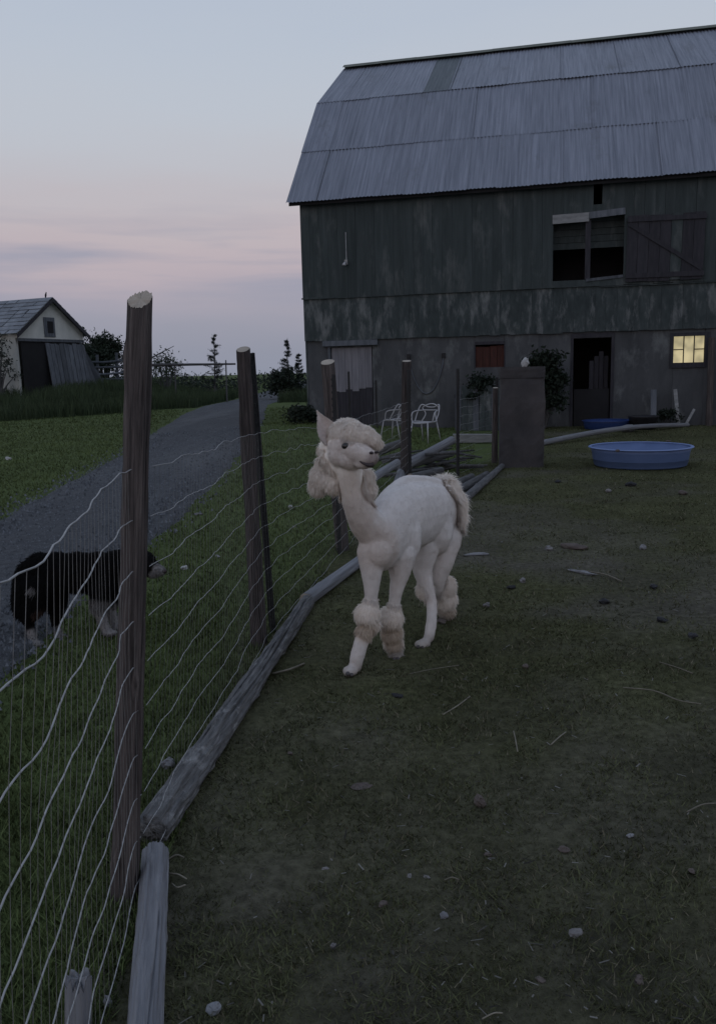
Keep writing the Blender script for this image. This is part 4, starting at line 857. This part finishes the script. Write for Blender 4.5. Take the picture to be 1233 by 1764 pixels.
# pale trough, pen panel and leaning timber by the barn
q = G(818, 764); t = empty('trough', (q[0], q[1]+.1, 0), rad(-6), 'long pale plastic trough on the grass left of the pillar', 'trough')
MB().add([(-.42, -.1, .02), (.40, -.1, .02), (.40, .12, .02), (-.42, .12, .02), (-.46, -.14, .2), (.45, -.14, .18), (.45, .16, .18), (-.46, .16, .2), (-.44, -.12, .2), (.43, -.12, .18), (.43, .14, .18), (-.44, .14, .2), (-.4, -.08, .05), (.38, -.08, .05), (.38, .1, .05), (-.4, .1, .05)],
         [(0, 3, 2, 1), (0, 1, 5, 4), (1, 2, 6, 5), (2, 3, 7, 6), (3, 0, 4, 7), (4, 5, 9, 8), (5, 6, 10, 9), (6, 7, 11, 10), (7, 4, 8, 11), (8, 9, 13, 12), (9, 10, 14, 13), (10, 11, 15, 14), (11, 8, 12, 15), (12, 13, 14, 15)]).obj('shell', MT['paleboard'], t)
pn = wpt(-2.9, -1.1, 0); pen = empty('pen_panel', tuple(pn), -BA, 'grey upright board pen panel in front of the barn wall', 'pen panel')
for i in range(10):
    MB().box(-.075, .072, -.012, .012, 0, 1.12+random.uniform(-.05, .05)).obj('pen_board', MT['board_low'] if i % 3 else MT['greywood'], pen, (i*.155, random.uniform(-.01, .01), 0), rot=(0, random.uniform(-.02, .02), 0))
MB().box(-.1, 1.5, .013, .05, .25, .34).box(-.1, 1.5, .013, .05, .85, .94).obj('pen_rail', MT['darkwood'], pen)
def lean(s, y, L_, w, mat, label, ang, ang2=0, name='plank'):
    p = wpt(s, y, 0); o = MB().box(-w/2, w/2, -.015, .015, 0, L_).obj(name, MT[mat], None, tuple(p), rot=(rad(-ang), rad(ang2), -BA)); return tag(o, label, 'plank', 'planks leaning on the barn wall')
lean(2.0, -.35, .95, .14, 'greywood', 'wide grey plank leaning on the barn between doorway and lit window', 10, 0)
lean(2.62, -.3, .95, .09, 'paleboard', 'narrow pale plank leaning on the barn under the lit window', 8, -6)
lean(2.75, -.4, .5, .06, 'paleboard', 'short pale stick crossing the narrow plank under the lit window', 12, 28)
lp = wpt(3.36, -.22, 0); log('wall_post', lp+np.array([0, 0, -.2]), lp+np.array([0, 0.05, 2.2]), .085, .075, 'bark', 'reddish round post standing against the barn right of the lit window', 'post', 48)
q = G(1082, 744); rock('feed_sack', (q[0], q[1], .08), (.32, .16, .1), 'paper', 'crumpled pale sack by the long pole', 'sack', 13)
# soil heap at right of barn
# ------------------------------------------------------------------ leaves and shrubs
def leaves(name, cen, n, size, col, parent, aspect=.6):
    p = np.asarray(cen); n = len(p); a = RNG.normal(0, 1, (n, 3)); a /= np.linalg.norm(a, axis=1, keepdims=True); b = np.cross(a, RNG.normal(0, 1, (n, 3))); b /= np.linalg.norm(b, axis=1, keepdims=True)
    s = size*RNG.uniform(.6, 1.4, (n, 1)); a = a*s; b = b*s*aspect
    V = np.stack([p-a, p+b*.8, p+a, p-b*.8], 1).reshape(-1, 3); F = np.arange(n)[:, None]*4+np.array([[0, 1, 2, 3]])
    c = np.asarray(col)*RNG.uniform(.55, 1.4, (n, 1)); return link(name, np_mesh(name, V, F, False, np.repeat(c, 4, 0)), MT['leaf'], parent)
def shrub(name, loc, r, h, label, cat, n=2500, size=.05, col=(.03, .045, .025), clumps=16, seed=0, z0=.1):
    root = empty(name, tuple(loc), 0, label, cat); rg = np.random.default_rng(seed); cs = []; mb = MB()
    for i in range(clumps):
        a = rg.uniform(0, 6.28); q = math.sqrt(rg.uniform(0, 1)); z = z0+(h-z0)*rg.uniform(0.15, 1)**.9; k = 1-.55*max(0, z/h-.4)/.6
        c = np.array([math.cos(a)*q*r*k, math.sin(a)*q*r*k, z]); cs.append((c, rg.uniform(.16, .32)*r))
        mb.tube([(c[0]*.1, c[1]*.1, 0), (c[0]*.5, c[1]*.5, z*.55), tuple(c)], [.022*h, .014*h, .004*h], 5)
    mb.obj('trunk', MT['logdark'], root)
    P = np.concatenate([c+rg.normal(0, 1, (n//clumps, 3))*s*np.array([1, 1, .75]) for c, s in cs]); P[:, 2] = np.maximum(P[:, 2], .02)
    leaves('crown', P, n, size, col, root); return root
shrub('shrub', wpt(-.75, -.6, 0), .58, 1.95, 'dark leafy shrub against the barn left of the black doorway', 'shrub', 5000, .06, (.016, .025, .016), 26, 1)
shrub('shrub', wpt(-2.3, -.9, .55), .4, .8, 'small dark shrub above the pen panel', 'shrub', 1800, .05, (.018, .028, .02), 12, 2)
shrub('weed_clump', wpt(-7.35, -.4, .1), .4, .5, 'rough weeds at the left foot of the barn', 'weeds', 2200, .05, (.02, .028, .018), 16, 3)
shrub('weed_clump', wpt(2.35, -.25, 0), .3, .35, 'weeds at the barn foot between the leaning planks', 'weeds', 600, .04, (.02, .03, .02), 8, 4)
def far(u, v, Y): q = A(u, v, Y); q[2] = hgt(q[0], q[1]); return q
shrub('broadleaf_tree', far(180, 640, 62), 1.5, 3.5, 'round dark leafy tree behind the shed and rail fence', 'tree', 6000, .11, (.022, .034, .022), 30, 5, .8)
shrub('broadleaf_tree', far(142, 640, 58), .9, 2.8, 'smaller dark tree half hidden by the cream shed', 'tree', 2500, .10, (.022, .034, .024), 16, 6, .8)
shrub('broadleaf_bush', far(286, 640, 54), 1.0, 2.5, 'sparse pale bush just right of the tall fence post', 'bush', 1100, .08, (.045, .06, .04), 18, 7, .4)
def conifer(loc, h, r, label, seed, dens=1.0):
    root = empty('conifer_sapling', tuple(loc), 0, label, 'conifer', 'thin conifers on the skyline'); rg = np.random.default_rng(seed); mb = MB(); mb.tube([(0, 0, 0), (.03*h, 0, h*.5), (.05*h, 0, h)], [.02*h, .012*h, .003*h], 6); P = []
    z = .15*h
    while z < .98*h:
        for k_ in range(rg.integers(2, 5)):
            a = rg.uniform(0, 6.28); l = r*(1-z/h)**.9*rg.uniform(.45, 1.35)+.025*h; x0 = .05*z; e_ = np.array([x0+math.cos(a)*l, math.sin(a)*l, z+l*rg.uniform(.1, .5)]); b_ = np.array([x0, 0, z]); mb.tube([b_, e_], [.005*h, .002*h], 4)
            t_ = rg.uniform(.15, 1.05, (int(60*dens), 1)); P.append(b_+(e_-b_)*t_+rg.normal(0, .011*h, (len(t_), 3)))
        z += h*rg.uniform(.035, .07)
    mb.obj('trunk', MT['logdark'], root); leaves('crown', np.concatenate(P), 0, .06, (.018, .026, .022), root, .22)
conifer(far(367, 640, 52), 4.0, .8, 'single thin conifer sapling on the skyline between two fence posts', 3)
conifer(far(492, 640, 52), 3.7, .6, 'taller conifer in the bushy clump beside the barn', 4, 1.3)
conifer(far(512, 640, 52), 2.8, .7, 'low conifer closest to the barn wall', 5, 1.2)
shrub('broadleaf_bush', far(488, 640, 51), 1.1, 1.7, 'dark bush at the foot of the conifer beside the barn', 'bush', 2600, .09, (.02, .03, .02), 20, 8, .1)
# skyline hedge of low scrub
hp = []
for i in range(70):
    x = RNG.uniform(-22, 4); y = RNG.uniform(60, 72); hp.append(np.array([x, y, hgt(x, y)+.35])+RNG.normal(0, 1, (90, 3))*np.array([.8, .6, .3]))
tag(leaves('scrub', np.concatenate(hp), 0, .12, (.022, .032, .022), None), 'low dark scrub along the skyline', 'scrub', kind='stuff')

# ------------------------------------------------------------------ cream shed
def shed():
    Y0 = 45.0; a = rad(25); pk = A(84, 513, Y0); base = 1.1
    root = empty('shed', (pk[0], pk[1], base), 0, 'old cream gabled shed with grey shingle roof', 'shed')
    d = np.array([-math.cos(a), math.sin(a), 0]); g = np.array([math.sin(a), math.cos(a), 0])   # along ridge / along gable
    Q = lambda s, w, z: d*s+g*w+np.array([0, 0, z])
    zr = pk[2]-base; ze = zr-1.75; hw = 2.3; Ln = 7.0
    def quadbox(nm, pts, th, n_, mat, par=root): # extrude polygon along n_
        k = len(pts); vs = list(pts)+[p+n_*th for p in pts]; link(nm, new_mesh(nm, vs, [tuple(range(k)), tuple(range(2*k-1, k-1, -1))]+[(i, i+k, (i+1) % k+k, (i+1) % k) for i in range(k)]), MT[mat], par)
    zm = ze-.35                                    # boarded lower half of the gable
    quadbox('gable_wall', [Q(0, -hw, zm), Q(0, hw, zm), Q(0, hw, ze), Q(0, 0, zr-.06), Q(0, -hw, ze)], .15, d, 'shedwall')
    quadbox('gable_wall', [Q(Ln, -hw, 0), Q(Ln, hw, 0), Q(Ln, hw, ze), Q(Ln, 0, zr-.06), Q(Ln, -hw, ze)], .15, -d, 'shedwall')
    quadbox('side_wall', [Q(0.16, -hw, -.3), Q(Ln-.16, -hw, -.3), Q(Ln-.16, -hw, ze), Q(0.16, -hw, ze)], .15, g, 'shedwall')
    quadbox('side_wall', [Q(0.16, hw, -.3), Q(Ln-.16, hw, -.3), Q(Ln-.16, hw, ze), Q(0.16, hw, ze)], .15, -g, 'shedwall')
    quadbox('gable_beam', [Q(-.05, -hw, zm-.15), Q(-.05, hw, zm-.15), Q(-.05, hw, zm), Q(-.05, -hw, zm)], .1, d, 'greywood')
    quadbox('loft_hatch', [Q(-.04, -.5, zm+.1), Q(-.04, .25, zm+.1), Q(-.04, .25, ze+.75), Q(-.04, -.5, ze+.75)], .03, d, 'greywood')
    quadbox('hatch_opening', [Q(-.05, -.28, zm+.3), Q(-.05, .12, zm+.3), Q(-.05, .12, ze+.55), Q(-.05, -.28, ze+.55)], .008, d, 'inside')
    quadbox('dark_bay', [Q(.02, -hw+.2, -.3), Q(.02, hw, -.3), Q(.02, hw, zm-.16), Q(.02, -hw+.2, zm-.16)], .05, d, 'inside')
    for i in range(9):
        w = -.5+i*.32; quadbox('bay_board', [Q(-.1-.25, w, -.3), Q(-.1-.25, w+.29, -.3), Q(-.02, w+.29, zm-.2-.05*(i % 3)), Q(-.02, w, zm-.2-.03*(i % 2))], .04, d, 'greywood')
    for s in (-1, 1):   # roof slopes in shingle courses
        n = 9; sl = np.array([0, 0, ze-zr-.16])+g*s*(hw+.28); nm = np.cross(d, sl); nm /= np.linalg.norm(nm); nm = nm if nm[2] > 0 else -nm
        for i in range(n):
            p0 = Q(-.28, 0, zr)+sl*(i/n); p1 = Q(-.28, 0, zr)+sl*((i+1.06)/n)
            if s < 0:
                for k_ in range(10):
                    e0 = d*((Ln+.5)*k_/10+RNG.uniform(-.1, .1)*(k_ > 0)); e1 = d*((Ln+.5)*(k_+1)/10-.01); o_ = nm*(.02+.02*RNG.random()); quadbox('shingle_strip', [p0+e0, p1+e0+o_, p1+e1+o_, p0+e1], .025, nm, 'shedroof')
            else: quadbox('shingle_strip', [p0, p1+nm*.02, p1+d*(Ln+.5)+nm*.02, p0+d*(Ln+.5)], .025, nm, 'shedroof')
        quadbox('barge_board', [Q(-.3, 0, zr-.02), Q(-.3, 0, zr-.22), Q(-.3, 0, zr-.22)+sl, Q(-.3, 0, zr-.02)+sl], .04, d, 'darkwood')
    pb = Q(.2, 0, zr); v_, f_ = tube([pb, pb+np.array([.02, 0, .15]), pb+np.array([.06, 0, .3])], [.03, .05, .02], 6); link('ridge_finial', new_mesh('ridge_finial', v_, f_), MT['black'], root)
    # long boards leaning against the far side
    W0 = np.array(root.location)
    for i, (w, l, t_) in enumerate(((.1, 2.9, 16), (.5, 2.6, 21), (.85, 2.3, 26))):
        o = MB().box(-.16, .16, -.02, .02, 0, l).obj('plank', MT['greywood'], None, tuple(W0+Q(-.4, hw+.15+w, -.2)), rot=(0, rad(-t_), a)); tag(o, ('longest grey plank leaning on the far corner of the shed', 'middle grey plank leaning on the shed', 'shortest grey plank leaning on the shed, nearest the rail fence')[i], 'plank', 'planks leaning on the shed')
    shrub('broadleaf_bush', W0+Q(.6, -hw-.9, -.2), .9, 2.6, 'thin climbing bush against the shed side wall', 'bush', 900, .07, (.05, .06, .05), 14, 9, .2)
shed()
# far rail fence and lying pole
fr0 = far(138, 640, 50); fr1 = far(222, 640, 51)
rf_ = empty('rail_fence', tuple(fr0), 0, 'grey rail fence between the shed and the tall post', 'rail fence')
dv = fr1-fr0; dv[2] = 0
for t_ in (.02, .35, .75, 1.05): MB().box(-.07, .07, -.06, .06, -.3, 2.0+.2*math.sin(t_*9)).obj('fence_upright', MT['greywood'], rf_, tuple(dv*t_), rot=(0, rad(3*math.sin(t_*20)), 0))
for i, z in enumerate((.55, .9, 1.25, 1.6)):
    v, f = tube([dv*-.05+np.array([0, -.08, z]), dv*.5+np.array([0, -.1, z-.06*(i % 2)]), dv*1.1+np.array([0, -.08, z+.07*(i % 2)])], .075, 6); link('rail', new_mesh('rail', v, f, True), MT['greywood'], rf_)
pa = A(250, 629, 49); pb = A(406, 627, 49); log('fallen_trunk', pa, pb, .09, .05, 'logdark', 'thin bare trunk lying level above the grass on the skyline', 'trunk', 51, amp=.12)
log('dead_branch', A(258, 618, 49), A(300, 596, 49.3), .05, .015, 'logdark', 'dark bare branch slanting up right of the tall post', 'branch', 52)
for i, (u_, lab) in enumerate(((300, 'left short prop under the lying trunk'), (388, 'right short prop under the lying trunk'))):
    q = A(u_, 628, 49); h0 = hgt(q[0], q[1]); log('prop', (q[0], q[1], h0-.1), (q[0]+.05, q[1], q[2]+.25*(i)), .045, .035, 'logdark', lab, 'prop', 53+i)

# ------------------------------------------------------------------ litter on the ground
def gr(u, v, r, mat, label, cat, name, seed): 
    q = G(u, v); q[2] = float(hgt(q[0], q[1]))+r[2]*.55; return rock(name, q, r, mat, label, cat, seed)
gr(827, 1388, (.032, .03, .03), 'rockbrown', 'round brown clod in the middle of the paddock', 'clod', 'clod', 71)
gr(970, 1466, (.03, .022, .014), 'rockbrown', 'flat brown clod right of the round clod', 'clod', 'clod', 72)
gr(990, 1610, (.030, .022, .014), 'rockpink', 'pale flat stone near the lower right', 'stone', 'stone', 73)
gr(764, 1580, (.02, .018, .012), 'rockgrey', 'small grey stone low in the paddock centre', 'stone', 'stone', 74)
gr(574, 1634, (.012, .012, .012), 'rockpink', 'tiny pale pebble in the foreground soil', 'pebble', 'pebble', 75)
gr(368, 1740, (.028, .022, .016), 'paper', 'crumpled white scrap right of the nearest log', 'scrap', 'scrap', 76)
gr(187, 1730, (.022, .02, .02), 'rockgrey', 'grey stone between the post stub and the nearest log', 'stone', 'stone', 77)
gr(684, 1200, (.045, .03, .012), 'black', 'dark dung patch in front of the alpaca', 'dung', 'dung', 78)
gr(624, 1357, (.06, .04, .006), 'rockbrown', 'flat grey scrap left of centre in the foreground', 'scrap', 'scrap', 79)
gr(945, 948, (.06, .05, .03), 'rockpink', 'pale stone in the grass right of the alpaca', 'stone', 'stone', 80)
gr(988, 945, (.16, .06, .03), 'rockbrown', 'brown stick of bark in the grass right of the alpaca', 'bark', 'bark_piece', 81)
gr(1107, 945, (.05, .045, .03), 'rockgrey', 'grey stone below the paddling pool', 'stone', 'stone', 82)
gr(900, 1003, (.035, .03, .03), 'rockpink', 'round pale stone below the bark stick', 'stone', 'stone', 83)
gr(838, 1044, (.035, .03, .022), 'rockpink', 'small pale stone right of the alpaca hind leg', 'stone', 'stone', 84)
gr(820, 957, (.13, .04, .018), 'rockgrey', 'long pale wood chip just right of the alpaca rump', 'chip', 'wood_chip', 85)
gr(1047, 848, (.05, .05, .03), 'rockpink', 'pale scrap just below the paddling pool', 'scrap', 'scrap', 86)
gr(1005, 988, (.14, .03, .015), 'rockgrey', 'pale forked twig chip in the middle right grass', 'chip', 'wood_chip', 87)
gr(290, 1322, (.045, .04, .03), 'rockgrey', 'greyish tuft of wool caught beside the lichen log', 'wool tuft', 'wool_tuft', 88)
gr(318, 982, (.05, .035, .022), 'rockwhite', 'white scrap in the lawn right of the dog nose', 'scrap', 'scrap', 89)
gr(375, 961, (.06, .025, .016), 'rockgrey', 'flat pale chip in the lawn left of the dark post', 'chip', 'wood_chip', 90)
gr(342, 888, (.08, .03, .02), 'rockgrey', 'pale chip at the driveway edge', 'chip', 'wood_chip', 91)
gr(500, 875, (.04, .035, .03), 'rockwhite', 'white scrap in the lawn left of the alpaca ruff', 'scrap', 'scrap', 92)
gr(507, 909, (.03, .025, .02), 'rockpink', 'small pale scrap below the white one left of the alpaca', 'scrap', 'scrap', 93)
gr(15, 792, (.09, .06, .06), 'rockwhite', 'white scrap on the far lawn at the left edge', 'scrap', 'scrap', 94)
CRUMB = ['dark dung crumb far right, below the grey stone', 'dark crumb just left of the round pale stone', 'dark dung crumb at the right edge above the faint stalk', 'brown crumb right of the alpaca raised hind hoof', 'dark crumb below the forked twig', 'dark crumb between the forked twig and the right edge', 'brown crumb in open grass right of the alpaca front legs', 'dark clump just below the paddling pool', 'dark clump in the grass left of the paddling pool front', 'brown clod in the grass under the right end of the pool', 'brown crumb below the round brown clod', 'grey pebble right of the flat brown clod', 'left of two tiny pale pebbles side by side', 'right of two tiny pale pebbles side by side', 'brown crumb left of the small grey stone', 'brown crumb at the right edge below the cut off stalk', 'brown crumb left of the flat grey scrap, near the lichen log', 'pale pebble in the soil right of the root bits', 'brown crumb lowest at the right', 'brown crumb below and left of the pale flat stone']
for i_, (u_, v_, sz, m_) in enumerate(((1140, 1072, .05, 'black'), (880, 1012, .04, 'black'), (1192, 1100, .05, 'black'), (760, 1073, .05, 'rockbrown'), (1040, 1037, .05, 'black'), (1125, 1012, .05, 'black'), (905, 1150, .03, 'rockbrown'), (1085, 838, .10, 'black'), (960, 832, .07, 'black'), (1175, 852, .09, 'rockbrown'), (840, 1475, .018, 'rockbrown'), (1085, 1440, .02, 'rockgrey'), (705, 1512, .016, 'rockpink'), (735, 1514, .016, 'rockpink'), (660, 1560, .02, 'rockbrown'), (1190, 1500, .02, 'rockbrown'), (500, 1300, .02, 'rockbrown'), (560, 1500, .018, 'rockpink'), (1100, 1690, .025, 'rockbrown'), (930, 1690, .02, 'rockbrown'))):
    gr(u_, v_, (sz, sz*.7, sz*.45), m_, CRUMB[i_], 'crumb', 'crumb', 200+i_)['group'] = 'small crumbs on the paddock'
def stalk(uvs, r, label, name='straw_stalk'):
    P = []
    for i, (u, v) in enumerate(uvs):
        q = G(u, v); q[2] = float(hgt(q[0], q[1]))+.012+.008*(i % 2); P.append(q)
    o = np.array(P[0]); pts = crv(np.array(P)-o, 5); v, f = tube(pts, r, 5); return tag(link(name, new_mesh(name, v, f, True), MT['straw'], None, tuple(o)), label, 'straw', 'pale stalks lying on the paddock')
stalk([(763, 1235), (788, 1222), (809, 1203)], .0030, 'curved pale stalk in front of the alpaca hind feet')
stalk([(1072, 1190), (1125, 1198), (1168, 1212), (1206, 1221)], .0032, 'long pale stalk near the right edge')
stalk([(884, 1264), (887, 1280), (891, 1300)], .0028, 'short upright-lying stalk right of centre')
stalk([(948, 1288), (962, 1278), (974, 1266)], .0028, 'short slanting stalk right of the upright one')
stalk([(1182, 1403), (1208, 1394), (1232, 1388)], .0028, 'stalk cut off by the right picture edge')
stalk([(705, 1163), (745, 1157), (790, 1148)], .0022, 'faint thin stalk beside the alpaca front hoof')
stalk([(1135, 1146), (1165, 1158), (1192, 1166)], .003, 'faint stalk above the long one near the right edge')
stalk([(830, 1762), (850, 1757), (865, 1752)], .002, 'stalk at the bottom picture edge')
stalk([(765, 1523), (778, 1522), (790, 1522)], .002, 'tiny level stalk low in the centre')
stalk([(290, 1486), (305, 1482), (318, 1483)], .003, 'topmost pale root beside the nearest log', 'root_bit')
stalk([(292, 1510), (308, 1516), (322, 1520)], .003, 'middle pale root beside the nearest log', 'root_bit')
stalk([(297, 1528), (306, 1538), (320, 1530)], .003, 'lower forked root beside the nearest log', 'root_bit')
stalk([(470, 1162), (500, 1157), (524, 1145)], .006, 'pale bark strip right of the lichen log', 'bark_strip')
stalk([(1000, 985), (1040, 993), (1070, 1003)], .006, 'thin forked twig in the middle right grass', 'twig')
# loose chaff and crumbs: uncountable
xy, d = polar(2600, 1.3, 18); k = xy[:, 0] > fence_x(xy[:, 1])+.15; xy, d = xy[k], d[k]; n = len(xy)
a = RNG.uniform(0, 6.28, n); l = RNG.uniform(.003, .03, n)**1.0*RNG.uniform(.2, .7, n)*(1+.08*d); w = RNG.uniform(.0007, .002, n)*(1+.15*d)
dx = np.stack([np.cos(a), np.sin(a), RNG.uniform(-.15, .25, n)], -1)*l[:, None]; dy = np.stack([-np.sin(a), np.cos(a), np.zeros(n)], -1)*w[:, None]
z = hgt(xy[:, 0], xy[:, 1])+RNG.uniform(.008, .022, n); c = np.stack([xy[:, 0], xy[:, 1], z], -1)
V = np.stack([c-dx-dy, c+dx-dy, c+dx+dy, c-dx+dy], 1).reshape(-1, 3); cc = np.array([.13, .125, .115])*RNG.uniform(.25, 1.3, (n, 1)); dk = RNG.random(n) < .4; cc[dk] = np.array([.02, .018, .016])
tag(link('chaff', np_mesh('chaff', V, np.arange(n)[:, None]*4+np.array([[0, 1, 2, 3]]), False, np.repeat(cc, 4, 0)), MT['grass']), 'scattered chaff and crumbs on the paddock soil', 'chaff', kind='stuff')

# loose gravel on the driveway: uncountable
xy, d = polar(26000, 3.0, 24, -36, -4); k = roadmask(xy[:, 0]+RNG.normal(0, .12, len(xy)), xy[:, 1]); xy, d = xy[k], d[k]; n = len(xy)
sz = RNG.uniform(.005, .014, n)*(1+.05*d); a = RNG.uniform(0, 6.28, (n, 1))+np.array([[0, 2.1, 4.2]]); z = hgt(xy[:, 0], xy[:, 1])+.05
b = np.stack([xy[:, :1]+np.cos(a)*sz[:, None], xy[:, 1:]+np.sin(a)*sz[:, None], np.repeat(z[:, None], 3, 1)], -1)
tp = np.stack([xy[:, 0]+RNG.normal(0, .3, n)*sz, xy[:, 1], z+.012+sz*RNG.uniform(.6, 1.1, n)], -1)[:, None]
V = np.concatenate([b, tp], 1).reshape(-1, 3); i = np.arange(n)[:, None]*4; F = np.concatenate([i+np.array([[0, 1, 3]]), i+np.array([[1, 2, 3]]), i+np.array([[2, 0, 3]])])
tag(link('loose_gravel', np_mesh('loose_gravel', V, F, False, np.repeat(np.array([.085, .09, .10])*RNG.uniform(.5, 1.7, (n, 1)), 4, 0)), MT['grass']), 'loose gravel on the driveway', 'gravel', kind='stuff')
